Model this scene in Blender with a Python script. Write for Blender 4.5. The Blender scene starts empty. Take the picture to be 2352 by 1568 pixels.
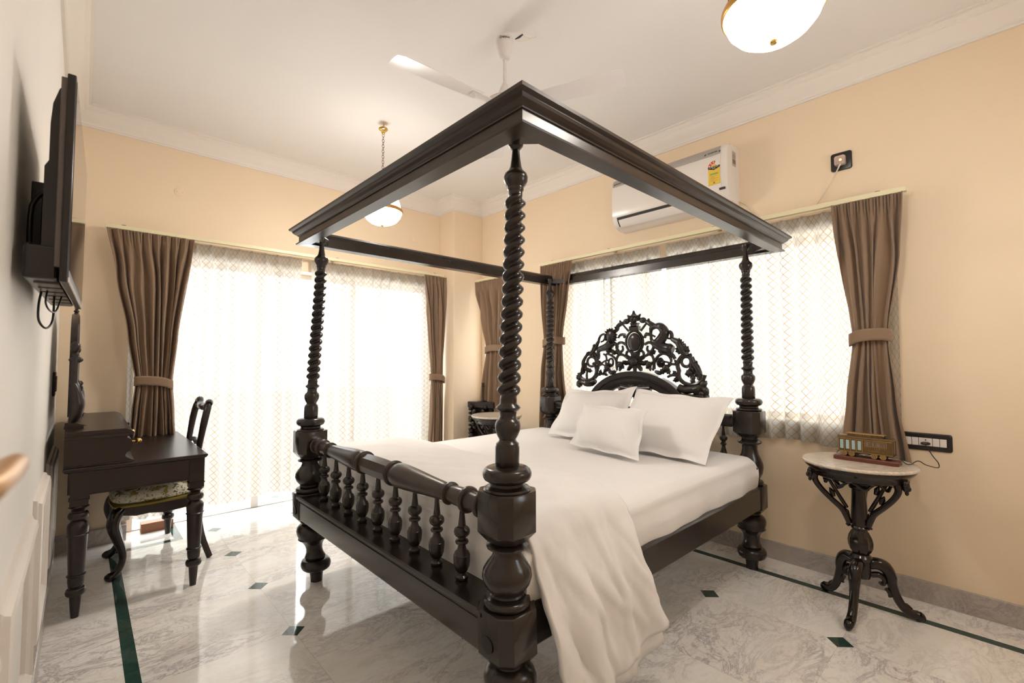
import bpy, math, random
import numpy as np
from mathutils import Vector, Matrix
random.seed(7); rng = np.random.default_rng(7)
C = bpy.context.scene.collection
PI = math.pi

# ------------------------------------------------------------------ camera, world, exposure
cd = bpy.data.cameras.new('camera'); cam = bpy.data.objects.new('camera', cd); C.objects.link(cam)
cam.location = (0, 0, 1.304)
cam.rotation_euler = (math.radians(90 + 2.464), 0, math.radians(-42.986))
cd.sensor_width = 36; cd.lens = 16.185; cd.clip_start = .02
cd.dof.use_dof = True; cd.dof.focus_distance = 2.1; cd.dof.aperture_fstop = 3.2
bpy.context.scene.camera = cam

vs = bpy.context.scene.view_settings
vs.view_transform = 'Standard'; vs.look = 'None'; vs.gamma = 1; vs.use_curve_mapping = False
vs.exposure = 1.52
w = bpy.data.worlds.new('daylight'); bpy.context.scene.world = w; w.use_nodes = True
bg = w.node_tree.nodes['Background']; bg.inputs[0].default_value = (.91, .96, 1, 1); bg.inputs[1].default_value = 3.0

def portal(name, loc, rot, sx, sy):
    l = bpy.data.lights.new(name, 'AREA'); l.shape = 'RECTANGLE'; l.size = sx; l.size_y = sy
    l.cycles.is_portal = True
    o = bpy.data.objects.new(name, l); C.objects.link(o); o.location = loc; o.rotation_euler = rot
portal('portal_back', (1.61, 4.74, 1.07), (PI/2, 0, PI), 2.7, 2.2)
portal('portal_right', (3.68, 1.73, 1.53), (PI/2, 0, PI/2), 2.5, 1.25)
portal('portal_small', (3.68, 3.84, 1.53), (PI/2, 0, PI/2), .5, 1.25)
portal('portal_fill_window', (2.4, -1.0, 1.85), (PI/2, 0, 0), .8, .7)

# ------------------------------------------------------------------ materials
def newmat(name):
    m = bpy.data.materials.new(name); m.use_nodes = True
    nt = m.node_tree; return m, nt, nt.nodes['Principled BSDF']
def node(nt, t, **kw):
    n = nt.nodes.new(t)
    for k, v in kw.items():
        setattr(n, k, v)
    return n
def math_n(nt, op, a, b=None, c=None):
    n = nt.nodes.new('ShaderNodeMath'); n.operation = op
    for i, x in enumerate((a, b, c)):
        if x is None: continue
        if isinstance(x, (int, float)): n.inputs[i].default_value = x
        else: nt.links.new(x, n.inputs[i])
    return n.outputs[0]
def mix(nt, f, a, b):
    n = nt.nodes.new('ShaderNodeMix'); n.data_type = 'RGBA'
    for i, x in ((0, f), (6, a), (7, b)):
        if isinstance(x, (int, float)): n.inputs[i].default_value = x
        elif isinstance(x, tuple): n.inputs[i].default_value = (*x, 1)
        else: nt.links.new(x, n.inputs[i])
    return n.outputs[2]
def coords(nt, kind='Object', scale=1):
    tc = nt.nodes.new('ShaderNodeTexCoord'); mp = nt.nodes.new('ShaderNodeMapping')
    nt.links.new(tc.outputs[kind], mp.inputs[0])
    mp.inputs['Scale'].default_value = scale if isinstance(scale, tuple) else (scale,)*3
    return mp.outputs[0]
def noise(nt, vec, scale, detail=3, rough=.5, dist=0):
    n = nt.nodes.new('ShaderNodeTexNoise'); nt.links.new(vec, n.inputs['Vector'])
    n.inputs['Scale'].default_value = scale; n.inputs['Detail'].default_value = detail
    n.inputs['Roughness'].default_value = rough; n.inputs['Distortion'].default_value = dist
    return n.outputs['Fac']
def ramp(nt, fac, stops):
    n = nt.nodes.new('ShaderNodeValToRGB'); nt.links.new(fac, n.inputs[0])
    el = n.color_ramp.elements
    while len(el) < len(stops): el.new(.5)
    for e, (p, c) in zip(el, stops):
        e.position = p; e.color = (*c, 1) if isinstance(c, tuple) else (c, c, c, 1)
    return n.outputs[0]
def bump(nt, bs, h, strength, dist=.01):
    b = nt.nodes.new('ShaderNodeBump'); b.inputs['Strength'].default_value = strength
    b.inputs['Distance'].default_value = dist
    nt.links.new(h, b.inputs['Height']); nt.links.new(b.outputs[0], bs.inputs['Normal'])
def basic(name, col, rough=.5, metal=0, var=.0, vscale=6, bmp=0, bscale=60, spec=.5, coat=0):
    m, nt, bs = newmat(name)
    bs.inputs['Base Color'].default_value = (*col, 1); bs.inputs['Roughness'].default_value = rough
    bs.inputs['Metallic'].default_value = metal; bs.inputs['Specular IOR Level'].default_value = spec
    bs.inputs['Coat Weight'].default_value = coat
    v = coords(nt)
    if var:
        f = noise(nt, v, vscale, 4)
        nt.links.new(mix(nt, f, tuple(c*(1-var) for c in col), tuple(min(1, c*(1+var)) for c in col)), bs.inputs['Base Color'])
    if bmp: bump(nt, bs, noise(nt, v, bscale, 3), bmp, .005 if 'cotton' in name else .002)
    return m
def emis(name, col, s):
    m, nt, bs = newmat(name)
    bs.inputs['Base Color'].default_value = (*col, 1)
    bs.inputs['Emission Color'].default_value = (*col, 1); bs.inputs['Emission Strength'].default_value = s
    return m

M = {}
M['peach'] = basic('wall_paint_peach', (.86, .695, .50), .62, var=.02, vscale=2, bmp=.06, bscale=220)
M['cream'] = basic('wall_paint_cream', (.87, .835, .785), .55, var=.02, vscale=2, bmp=.04, bscale=200)
M['ceiling'] = basic('ceiling_paint', (.84, .81, .785), .7, var=.01)
M['moulding'] = basic('moulding_paint', (.83, .77, .71), .5)
M['wood'] = basic('dark_polished_wood', (.022, .016, .0135), .24, var=.35, vscale=9, bmp=.12, bscale=45)
M['wood_worn'] = basic('dark_wood_worn', (.034, .022, .016), .31, var=.5, vscale=12, bmp=.15, bscale=40)
M['wood_desk'] = basic('mahogany_black', (.018, .0095, .008), .3, var=.3, vscale=7, bmp=.06, bscale=60)
M['wood_gloss'] = basic('carved_rosewood_gloss', (.012, .0065, .005), .14, var=.4, vscale=20)
M['brass'] = basic('polished_brass', (.80, .56, .20), .18, 1)
M['brass_old'] = basic('aged_brass', (.17, .105, .045), .42, .75, var=.35, vscale=60)
M['brass_letter'] = basic('bright_brass', (.40, .26, .11), .35, .8)
M['chain'] = basic('copper_chain', (.30, .14, .08), .35, .9)
M['sheet'] = basic('white_cotton', (.82, .797, .78), .85, var=.015, bmp=.35, bscale=26, spec=.2)
M['pillow'] = basic('white_satin_cotton', (.85, .83, .815), .75, bmp=.03, bscale=25, spec=.25)
M['rail'] = basic('cream_rail', (.78, .70, .46), .4)
M['white_plastic'] = basic('white_plastic', (.80, .74, .69), .22)
M['grey_plastic'] = basic('grey_plastic', (.42, .38, .35), .35)
M['black'] = basic('black_plastic', (.012, .009, .009), .28)
M['dark_gap'] = basic('dark_slot', (.02, .017, .015), .6)
M['tv_silver'] = basic('tv_bezel_grey', (.11, .085, .075), .35)
M['screen'] = basic('tv_screen', (.01, .01, .012), .06)
M['fan'] = basic('fan_enamel', (.80, .75, .73), .33)
M['cable_white'] = basic('white_cable', (.70, .62, .48), .5)
M['train_wood'] = basic('red_mahogany_base', (.12, .03, .018), .3, var=.3, vscale=30)
M['pane_blue'] = basic('milky_blue_glass', (.36, .50, .50), .15)
M['pane_dark'] = basic('dull_glass', (.20, .145, .11), .2)
M['ink'] = basic('black_ink', (.02, .02, .02), .5)
M['label_yellow'] = basic('label_yellow', (.80, .55, .06), .5)
M['label_red'] = basic('label_red', (.65, .05, .03), .5)
M['label_green'] = basic('label_green', (.30, .42, .12), .5)
M['label_white'] = basic('label_white', (.80, .74, .68), .5)
M['label_brown'] = basic('label_brown', (.25, .16, .09), .6)
M['dark_lace'] = basic('black_bronze', (.02, .016, .014), .3)
M['gold'] = basic('ring_gold_wood', (.62, .33, .08), .3, .6)
M['olive_piping'] = basic('olive_piping', (.24, .18, .03), .8)
M['mirror'] = basic('mirror_glass', (.8, .8, .8), .03, 1)
M['step_wood'] = basic('reddish_threshold', (.33, .14, .07), .5)
M['parapet'] = basic('balcony_parapet', (.82, .84, .80), .8)
M['dimming_wall'] = basic('white_dimming_wall', (.88, .88, .86), .8)
M['handle'] = basic('wooden_brass_handle', (.62, .38, .2), .35, .5)
M['bronze'] = basic('dark_bronze', (.06, .03, .025), .3, .7)
M['lamp_glass'] = emis('frosted_lamp_glass', (1, .93, .85), 39.0)
M['lamp_glass_dim'] = emis('frosted_lamp_glass_dimmer', (1, .91, .81), 16.0)
M['lamp_upper'] = emis('frosted_upper_glass', (1, .95, .89), 5)
M['spark'] = emis('indicator_glow', (1, .3, .05), 6.0)

def glass_mat():
    m, nt, bs = newmat('window_glass'); nt.nodes.remove(bs)
    out = nt.nodes['Material Output']
    t = node(nt, 'ShaderNodeBsdfTransparent'); g = node(nt, 'ShaderNodeBsdfGlossy'); g.inputs['Roughness'].default_value = .02
    mx = node(nt, 'ShaderNodeMixShader'); mx.inputs[0].default_value = .06
    nt.links.new(t.outputs[0], mx.inputs[1]); nt.links.new(g.outputs[0], mx.inputs[2]); nt.links.new(mx.outputs[0], out.inputs[0])
    return m
M['glass'] = glass_mat()
def plug_mat():
    m, nt, bs = newmat('clear_plug_plastic'); nt.nodes.remove(bs)
    out = nt.nodes['Material Output']
    t = node(nt, 'ShaderNodeBsdfTransparent'); g = node(nt, 'ShaderNodeBsdfPrincipled')
    g.inputs['Base Color'].default_value = (.82, .66, .58, 1); g.inputs['Roughness'].default_value = .1
    mx = node(nt, 'ShaderNodeMixShader'); mx.inputs[0].default_value = .6
    nt.links.new(t.outputs[0], mx.inputs[1]); nt.links.new(g.outputs[0], mx.inputs[2]); nt.links.new(mx.outputs[0], out.inputs[0])
    return m
M['clear'] = plug_mat()

def sheer_mat():
    m, nt, bs = newmat('lattice_sheer'); nt.nodes.remove(bs)
    out = nt.nodes['Material Output']
    uv = node(nt, 'ShaderNodeUVMap'); sp = node(nt, 'ShaderNodeSeparateXYZ'); nt.links.new(uv.outputs[0], sp.inputs[0])
    P = .046
    def line(sgn):
        s = math_n(nt, 'ADD' if sgn > 0 else 'SUBTRACT', sp.outputs[0], math_n(nt, 'MULTIPLY', sp.outputs[1], .85))
        f = math_n(nt, 'FRACT', math_n(nt, 'DIVIDE', s, P))
        d = math_n(nt, 'ABSOLUTE', math_n(nt, 'SUBTRACT', f, .5))
        return math_n(nt, 'LESS_THAN', d, .058)
    ln = math_n(nt, 'MAXIMUM', line(1), line(-1))
    tr = node(nt, 'ShaderNodeBsdfTransparent'); tl = node(nt, 'ShaderNodeBsdfTranslucent'); df = node(nt, 'ShaderNodeBsdfDiffuse')
    col = mix(nt, ln, (.51, .50, .47), (.42, .30, .17))
    nt.links.new(col, tl.inputs[0]); nt.links.new(col, df.inputs[0])
    a = node(nt, 'ShaderNodeMixShader'); a.inputs[0].default_value = .45
    nt.links.new(tl.outputs[0], a.inputs[1]); nt.links.new(df.outputs[0], a.inputs[2])
    fac = math_n(nt, 'ADD', math_n(nt, 'MULTIPLY', ln, .10), .90)
    b = node(nt, 'ShaderNodeMixShader'); nt.links.new(fac, b.inputs[0])
    nt.links.new(tr.outputs[0], b.inputs[1]); nt.links.new(a.outputs[0], b.inputs[2]); nt.links.new(b.outputs[0], out.inputs[0])
    return m
M['sheer'] = sheer_mat()

def drape_mat():
    m, nt, bs = newmat('brown_drape'); out = nt.nodes['Material Output']
    bs.inputs['Roughness'].default_value = .8; bs.inputs['Sheen Weight'].default_value = .3
    bs.inputs['Specular IOR Level'].default_value = .15
    v = coords(nt, 'Object', (1, 1, .15)); f = noise(nt, v, 9, 3)
    nt.links.new(mix(nt, f, (.29, .19, .12), (.39, .265, .175)), bs.inputs['Base Color'])
    bump(nt, bs, noise(nt, coords(nt), 300, 2), .15, .001)
    tl = node(nt, 'ShaderNodeBsdfTranslucent'); tl.inputs[0].default_value = (.32, .17, .07, 1)
    mx = node(nt, 'ShaderNodeMixShader'); mx.inputs[0].default_value = .22
    nt.links.new(bs.outputs[0], mx.inputs[1]); nt.links.new(tl.outputs[0], mx.inputs[2]); nt.links.new(mx.outputs[0], out.inputs[0])
    return m
M['drape'] = drape_mat()

def floral_mat():
    m, nt, bs = newmat('floral_fabric'); bs.inputs['Roughness'].default_value = .85
    v = coords(nt)
    base = mix(nt, noise(nt, v, 30, 3), (.60, .55, .42), (.74, .70, .58))
    d1 = noise(nt, v, 22, 4, .6, 1.2); d2 = noise(nt, coords(nt, 'Object', (1.1, 1, 1)), 31, 4, .65, 1.8)
    c = mix(nt, ramp(nt, d1, [(.53, 0.), (.57, 1.)]), base, (.34, .27, .08))
    c = mix(nt, ramp(nt, d2, [(.56, 0.), (.60, 1.)]), c, (.035, .075, .03))
    nt.links.new(c, bs.inputs['Base Color']); return m
M['floral'] = floral_mat()

def veined(nt, v, base, vein, warm, s=1.0):
    n1 = noise(nt, v, 1.6*s, 6, .62, 1.1)
    big = ramp(nt, n1, [(.35, 0.), (.62, 1.)])
    n2 = noise(nt, v, 3.2*s, 10, .72, 1.6)
    ridge = math_n(nt, 'ABSOLUTE', math_n(nt, 'SUBTRACT', n2, .5))
    veinm = ramp(nt, ridge, [(0., 1.), (.012, .55), (.05, 0.)])
    n3 = noise(nt, v, 9*s, 8, .7, 1.0)
    ridge2 = math_n(nt, 'ABSOLUTE', math_n(nt, 'SUBTRACT', n3, .5))
    fine = ramp(nt, ridge2, [(0., .5), (.02, .15), (.06, 0.)])
    c = mix(nt, big, base, warm)
    mask = math_n(nt, 'MULTIPLY', math_n(nt, 'ADD', veinm, fine), ramp(nt, noise(nt, v, 1.1*s, 3), [(.38, .12), (.62, .85)]))
    return mix(nt, mask, c, vein)
def marble_floor():
    m, nt, bs = newmat('marble_floor_inlaid')
    bs.inputs['Roughness'].default_value = .055; bs.inputs['Specular IOR Level'].default_value = .55
    tc = node(nt, 'ShaderNodeTexCoord'); sp = node(nt, 'ShaderNodeSeparateXYZ'); nt.links.new(tc.outputs['Object'], sp.inputs[0])
    a, ox, oy = .61, .786, 2.398
    gx = math_n(nt, 'DIVIDE', math_n(nt, 'SUBTRACT', sp.outputs[0], ox), a); gy = math_n(nt, 'DIVIDE', math_n(nt, 'SUBTRACT', sp.outputs[1], oy), a)
    cx = math_n(nt, 'ROUND', gx); cy = math_n(nt, 'ROUND', gy)
    dx = math_n(nt, 'MULTIPLY', math_n(nt, 'ABSOLUTE', math_n(nt, 'SUBTRACT', gx, cx)), a)
    dy = math_n(nt, 'MULTIPLY', math_n(nt, 'ABSOLUTE', math_n(nt, 'SUBTRACT', gy, cy)), a)
    inside = math_n(nt, 'MULTIPLY', math_n(nt, 'MULTIPLY', math_n(nt, 'GREATER_THAN', sp.outputs[0], .32), math_n(nt, 'LESS_THAN', sp.outputs[0], 2.98)), math_n(nt, 'LESS_THAN', sp.outputs[1], 5.2))
    dia = math_n(nt, 'MULTIPLY', math_n(nt, 'LESS_THAN', math_n(nt, 'ADD', dx, dy), .054), inside)
    jt = math_n(nt, 'MULTIPLY', math_n(nt, 'LESS_THAN', math_n(nt, 'MINIMUM', dx, dy), .0011), inside)
    # every tile is cut from another slab: shift and turn the veins by tile
    fx = math_n(nt, 'FLOOR', gx); fy = math_n(nt, 'FLOOR', gy)
    cmb = node(nt, 'ShaderNodeCombineXYZ'); nt.links.new(fx, cmb.inputs[0]); nt.links.new(fy, cmb.inputs[1])
    wn = node(nt, 'ShaderNodeTexWhiteNoise'); nt.links.new(cmb.outputs[0], wn.inputs['Vector'])
    vm = node(nt, 'ShaderNodeVectorMath', operation='MULTIPLY_ADD'); nt.links.new(wn.outputs['Color'], vm.inputs[0])
    vm.inputs[1].default_value = (7, 7, 7); nt.links.new(tc.outputs['Object'], vm.inputs[2])
    mp = node(nt, 'ShaderNodeMapping'); nt.links.new(vm.outputs[0], mp.inputs[0]); mp.inputs['Rotation'].default_value = (0, 0, .6); mp.inputs['Scale'].default_value = (1, 1.9, 1)
    c = veined(nt, mp.outputs[0], (.92, .90, .87), (.42, .39, .40), (.86, .815, .76))
    c = mix(nt, math_n(nt, 'MULTIPLY', jt, .35), c, (.30, .27, .24))
    green = mix(nt, noise(nt, tc.outputs['Object'], 14, 6, .6, 1), (.012, .035, .03), (.05, .095, .08))
    c = mix(nt, dia, c, green)
    nt.links.new(c, bs.inputs['Base Color']); return m
M['marble'] = marble_floor()
def plain_marble(name, base, vein, warm, s=2, rough=.12):
    m, nt, bs = newmat(name); bs.inputs['Roughness'].default_value = rough
    nt.links.new(veined(nt, coords(nt), base, vein, warm, s), bs.inputs['Base Color']); return m
M['marble_skirt'] = plain_marble('grey_marble_skirting', (.52, .48, .45), (.30, .27, .27), (.46, .40, .36), 2.2, .2)
M['marble_top'] = plain_marble('white_marble_top', (.74, .67, .57), (.45, .38, .33), (.72, .60, .47), 2.5, .15)
mg, nt, bs = newmat('green_marble'); bs.inputs['Roughness'].default_value = .07
nt.links.new(mix(nt, noise(nt, coords(nt), 14, 6, .6, 1), (.012, .035, .03), (.05, .095, .08)), bs.inputs['Base Color']); M['green'] = mg

# ------------------------------------------------------------------ mesh helpers
class MB:
    def __init__(s): s.v = []; s.f = []; s.uv = {}
    def add(s, vs, fs, mat=None):
        n = len(s.v)
        s.v += [tuple(mat @ Vector(p)) if mat else tuple(p) for p in vs]
        s.f += [tuple(i+n for i in f) for f in fs]; return s
    def box(s, x0, x1, y0, y1, z0, z1, mat=None):
        vs = [(x, y, z) for z in (z0, z1) for y in (y0, y1) for x in (x0, x1)]
        return s.add(vs, [(0, 2, 3, 1), (4, 5, 7, 6), (0, 1, 5, 4), (2, 6, 7, 3), (0, 4, 6, 2), (1, 3, 7, 5)], mat)
    def cbox(s, c, d, mat=None):
        return s.box(c[0]-d[0]/2, c[0]+d[0]/2, c[1]-d[1]/2, c[1]+d[1]/2, c[2]-d[2]/2, c[2]+d[2]/2, mat)
    def rings(s, rings, mat=None, cap=True, closed=True):
        n = len(rings[0]); vs = [p for r in rings for p in r]; fs = []
        for i in range(len(rings)-1):
            for j in range(n if closed else n-1):
                a = i*n+j; b = i*n+(j+1) % n
                fs.append((a, b, b+n, a+n))
        if cap and closed:
            fs.append(tuple(range(n))[::-1]); fs.append(tuple(range((len(rings)-1)*n, len(rings)*n)))
        return s.add(vs, fs, mat)
    def lathe(s, prof, seg=32, mat=None, rfun=None, off=None):
        R = []
        for (z, r) in prof:
            ox, oy = off(z) if off else (0, 0)
            R.append([(ox+(r if not rfun else rfun(z, r, 2*PI*k/seg))*math.cos(2*PI*k/seg), oy+(r if not rfun else rfun(z, r, 2*PI*k/seg))*math.sin(2*PI*k/seg), z) for k in range(seg)])
        return s.rings(R, mat)
    def tube(s, pts, rad, seg=8, mat=None, flat=None, smooth=0):
        P = [Vector(p) for p in pts]
        if not hasattr(rad, '__len__'): rad = [rad]*len(P)
        rad = list(rad)
        if smooth:
            Q = []; RR = []
            for i in range(len(P)-1):
                p0 = P[max(i-1, 0)]; p1 = P[i]; p2 = P[i+1]; p3 = P[min(i+2, len(P)-1)]
                for k in range(smooth):
                    t = k/smooth
                    Q.append(.5*((2*p1)+(p2-p0)*t+(2*p0-5*p1+4*p2-p3)*t*t+(3*p1-p0-3*p2+p3)*t**3))
                    RR.append(rad[i]*(1-t)+rad[i+1]*t)
            Q.append(P[-1]); RR.append(rad[-1]); P = Q; rad = RR
        R = []; up = None
        for i, p in enumerate(P):
            t = (P[min(i+1, len(P)-1)]-P[max(i-1, 0)])
            if t.length < 1e-9: t = Vector((0, 0, 1))
            t.normalize()
            if up is None:
                up = Vector((1, 0, 0)) if abs(t.x) < .8 else Vector((0, 1, 0))
            n1 = up-t*up.dot(t)
            if n1.length < 1e-6: n1 = t.orthogonal()
            n1.normalize(); n2 = t.cross(n1); up = n1
            r = rad[i]; k1 = flat if flat else 1
            R.append([tuple(p+n1*(r*k1*math.cos(2*PI*k/seg))+n2*(r*math.sin(2*PI*k/seg))) for k in range(seg)])
        return s.rings(R, mat)
    def ball(s, c, r, seg=12, mat=None):
        if not hasattr(r, '__len__'): r = (r, r, r)
        h = seg//2
        R = [[(c[0]+r[0]*math.sin(max(PI*i/h, .02) if i < h else PI-.02)*math.cos(2*PI*k/seg), c[1]+r[1]*math.sin(max(PI*i/h, .02) if i < h else PI-.02)*math.sin(2*PI*k/seg), c[2]-r[2]*math.cos(PI*i/h)) for k in range(seg)] for i in range(h+1)]
        return s.rings(R, mat)
    def prism(s, poly, d0, d1, axis='x', mat=None):
        # poly in the other two axes
        def P(a, b, d): return {'x': (d, a, b), 'y': (a, d, b), 'z': (a, b, d)}[axis]
        return s.rings([[P(a, b, d0) for a, b in poly], [P(a, b, d1) for a, b in poly]], mat)
    def grid(s, nu, nv, fn, uvf=None):
        n = len(s.v)
        for j in range(nv+1):
            for i in range(nu+1):
                s.v.append(tuple(fn(i/nu, j/nv)))
                if uvf: s.uv[len(s.v)-1] = uvf(i/nu, j/nv)
        for j in range(nv):
            for i in range(nu):
                a = n+j*(nu+1)+i; s.f.append((a, a+1, a+nu+2, a+nu+1))
        return s
    def build(s, name, m, parent=None, smooth=None, bevel=0, solid=0, subd=0, loc=None):
        me = bpy.data.meshes.new(name); me.from_pydata(s.v, [], s.f); me.update()
        if s.uv:
            ul = me.uv_layers.new(name='UVMap')
            for lp in me.loops: ul.data[lp.index].uv = s.uv[lp.vertex_index]
        import bmesh
        bm = bmesh.new(); bm.from_mesh(me); bmesh.ops.recalc_face_normals(bm, faces=bm.faces); bm.to_mesh(me); bm.free()
        me.materials.append(M[m] if isinstance(m, str) else m)
        if smooth is not None:
            me.shade_smooth() if hasattr(me, 'shade_smooth') else None
            me.set_sharp_from_angle(angle=math.radians(smooth))
        o = bpy.data.objects.new(name, me); C.objects.link(o)
        if loc: o.location = loc
        if parent: o.parent = parent
        if bevel:
            b = o.modifiers.new('bevel', 'BEVEL'); b.width = bevel; b.segments = 2; b.limit_method = 'ANGLE'; b.angle_limit = math.radians(40)
        if solid:
            b = o.modifiers.new('thickness', 'SOLIDIFY'); b.thickness = solid; b.offset = 0
        if subd:
            b = o.modifiers.new('smooth', 'SUBSURF'); b.levels = subd; b.render_levels = subd
        return o
def tag(o, label, cat, group=None, kind=None):
    if label: o['label'] = label
    if cat: o['category'] = cat
    if group: o['group'] = group
    if kind: o['kind'] = kind
    return o
def thing(name, label, cat, loc, rz=0, group=None):
    o = bpy.data.objects.new(name, None); C.objects.link(o); o.empty_display_size = .1
    o.location = loc; o.rotation_euler = (0, 0, rz); return tag(o, label, cat, group)
def structure(o): o['kind'] = 'structure'; return o
def copy_tree(o, parent=None):
    c = o.copy(); C.objects.link(c)
    if parent: c.parent = parent
    for ch in list(o.children): copy_tree(ch, c)
    return c
def text(name, body, size, m, parent, mat, extrude=.0004, shear=0):
    cu = bpy.data.curves.new(name, 'FONT'); cu.body = body; cu.size = size; cu.extrude = extrude
    cu.align_x = 'CENTER'; cu.align_y = 'CENTER'; cu.shear = shear
    t = bpy.data.objects.new(name+'_src', cu); C.objects.link(t)
    bpy.context.view_layer.update()
    me = bpy.data.meshes.new_from_object(t.evaluated_get(bpy.context.evaluated_depsgraph_get()))
    C.objects.unlink(t); bpy.data.objects.remove(t)
    me.transform(mat); me.materials.clear(); me.materials.append(M[m])
    o = bpy.data.objects.new(name, me); C.objects.link(o); o.parent = parent; return o
def rx(a): return Matrix.Rotation(a, 4, 'X')
def ry(a): return Matrix.Rotation(a, 4, 'Y')
def rz(a): return Matrix.Rotation(a, 4, 'Z')
def T(*p): return Matrix.Translation(p)
def lerp(a, b, t): return a+(b-a)*t
def sstep(a, b, t):
    t = min(1, max(0, (t-a)/(b-a))); return t*t*(3-2*t)
def keyed(keys, z):
    # keys sorted by descending z: (z, values...)
    if z >= keys[0][0]: return keys[0][1:]
    for k0, k1 in zip(keys, keys[1:]):
        if z >= k1[0]:
            t = (k0[0]-z)/(k0[0]-k1[0]); t = t*t*(3-2*t)*.5+t*.5
            return tuple(lerp(a, b, t) for a, b in zip(k0[1:], k1[1:]))
    return keys[-1][1:]

# ------------------------------------------------------------------ room shell
XL, YB, XR, YF, ZC = -.125, 4.45, 3.39, -.75, 3.12
HZ = 2.14                                                     # head of the openings
def wall(name, axis, p0, p1, u0, u1, z0, z1, holes, m):
    b = MB(); us = sorted({u0, u1} | {h[0] for h in holes} | {h[1] for h in holes}); zs = sorted({z0, z1} | {h[2] for h in holes} | {h[3] for h in holes})
    for a, c in zip(us, us[1:]):
        for d, e in zip(zs, zs[1:]):
            if any(h[0] <= (a+c)/2 <= h[1] and h[2] <= (d+e)/2 <= h[3] for h in holes): continue
            if axis == 'y': b.box(a, c, p0, p1, d, e)
            else: b.box(p0, p1, a, c, d, e)
    return structure(b.build(name, m))
wall('wall_back', 'y', YB, YB+.25, XL-.2, XR+.25, 0, ZC+.1, [(.27, 2.95, 0, HZ)], 'peach')
wall('wall_right', 'x', XR, XR+.25, YF-.2, YB, 0, ZC+.1, [(.47, 2.97, .92, HZ), (3.62, 4.09, .92, HZ)], 'peach')
wall('wall_left', 'x', XL-.2, XL, YF-.2, YB, 0, ZC+.1, [], 'cream')
wall('wall_front', 'y', YF-.2, YF, XL, XR, 0, ZC+.1, [(2.0, 2.8, 1.5, 2.2)], 'peach')  # unseen wall; its opening is for the added fill window
structure(MB().box(2.99, XR, 4.15, YB, 0, ZC).build('wall_pillar', 'peach', bevel=.004))
structure(MB().box(XL-.2, XR+.25, YF-.2, 6.1, -.1, 0).build('floor', 'marble'))
structure(MB().box(XL-.2, XR+.25, YF-.2, YB+.25, ZC, ZC+.12).build('ceiling', 'ceiling'))
# balcony beyond the sliding door
structure(MB().box(XL-.2, XR+.25, 5.9, 6.05, 0, .95).build('wall_balcony', 'parapet'))

# pale wall added outside to tone down the sky behind the bedside sheers
structure(MB().box(6.2, 6.4, -3.5, 8.5, -3, 4.4).build('added_sky_dimming_wall', 'dimming_wall'))

def sweep_plan(name, poly, prof, m, closed=True):
    """profile (distance from wall, z) swept round the room with mitred corners"""
    n = len(poly); R = []
    idx = range(n)
    for i in idx:
        p = Vector(poly[i]); a = Vector(poly[(i-1) % n]); b = Vector(poly[(i+1) % n])
        d1 = (p-a).normalized() if (closed or i > 0) else (b-p).normalized(); d2 = (b-p).normalized() if (closed or i < n-1) else d1
        n1 = Vector((d1.y, -d1.x)); n2 = Vector((d2.y, -d2.x))
        mi = (n1+n2); mi = mi/mi.dot(n1) if abs(mi.dot(n1)) > 1e-6 else n1
        R.append([(p.x+mi.x*d, p.y+mi.y*d, z) for d, z in prof])
    b = MB(); k = len(prof)
    if closed: R.append(R[0])
    b.rings(R, closed=False, cap=False)
    return b.build(name, m, smooth=25)
room = [(XL, YF), (XL, YB), (2.99, YB), (2.99, 4.15), (XR, 4.15), (XR, YF)]
crown = [(0, 2.985), (.014, 2.985), (.014, 2.997), (.020, 3.0), (.022, 3.012), (.030, 3.022), (.045, 3.035), (.062, 3.05), (.075, 3.068), (.082, 3.075), (.082, 3.083), (.094, 3.090), (.104, 3.10), (.104, 3.108), (.118, 3.112), (.118, ZC)]
structure(sweep_plan('trim_1', room, crown, 'moulding'))
skirt = [(0, .113), (.012, .113), (.014, .111), (.014, 0)]
structure(sweep_plan('baseboard_right', [(2.95, YB), (2.99, YB), (2.99, 4.15), (XR, 4.15), (XR, YF)], skirt, 'marble_skirt', False))
structure(sweep_plan('baseboard_left', [(XL, YF), (XL, YB), (.27, YB)], [(0, .113), (.022, .113), (.026, .109), (.026, 0)], 'marble_skirt', False))
# green marble border strips let into the floor
g = MB(); e = .0007
g.box(.165, .215, YF, 4.215, 0, e); g.box(.165, .58, 4.165, 4.215, 0, e); g.box(.53, .58, 4.215, 5.2, 0, e); g.box(2.70, 2.75, 4.215, 5.2, 0, e)
g.box(2.70, 3.15, 4.165-.27, 4.215-.27, 0, e); g.box(2.70, 2.75, 3.945, 4.215, 0, e); g.box(3.108, 3.158, YF, 3.895, 0, e)
structure(g.build('trim_2', 'green'))
# raised panels on the left wall
pt = MB()
def frame_on_left(y0, y1, z0, z1):
    pr = [(0, 0), (.004, .012), (.014, .016), (.020, .026), (.034, .030), (.040, .022), (.050, .018), (.058, .012), (.060, 0)]
    R = []
    for sy, sz, cy_, cz_ in ((1, 1, y0, z0), (-1, 1, y1, z0), (-1, -1, y1, z1), (1, -1, y0, z1)):
        R.append([(XL+d, cy_+sy*w_, cz_+sz*w_) for w_, d in pr])
    R.append(R[0]); pt.rings(R, cap=False, closed=False)
for y0, y1 in ((.85, 1.35), (1.5, 2.38), (2.6, 3.25), (3.5, 4.25)): frame_on_left(y0, y1, .18, .76)
structure(pt.build('trim_3', 'moulding', smooth=30))

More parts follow.
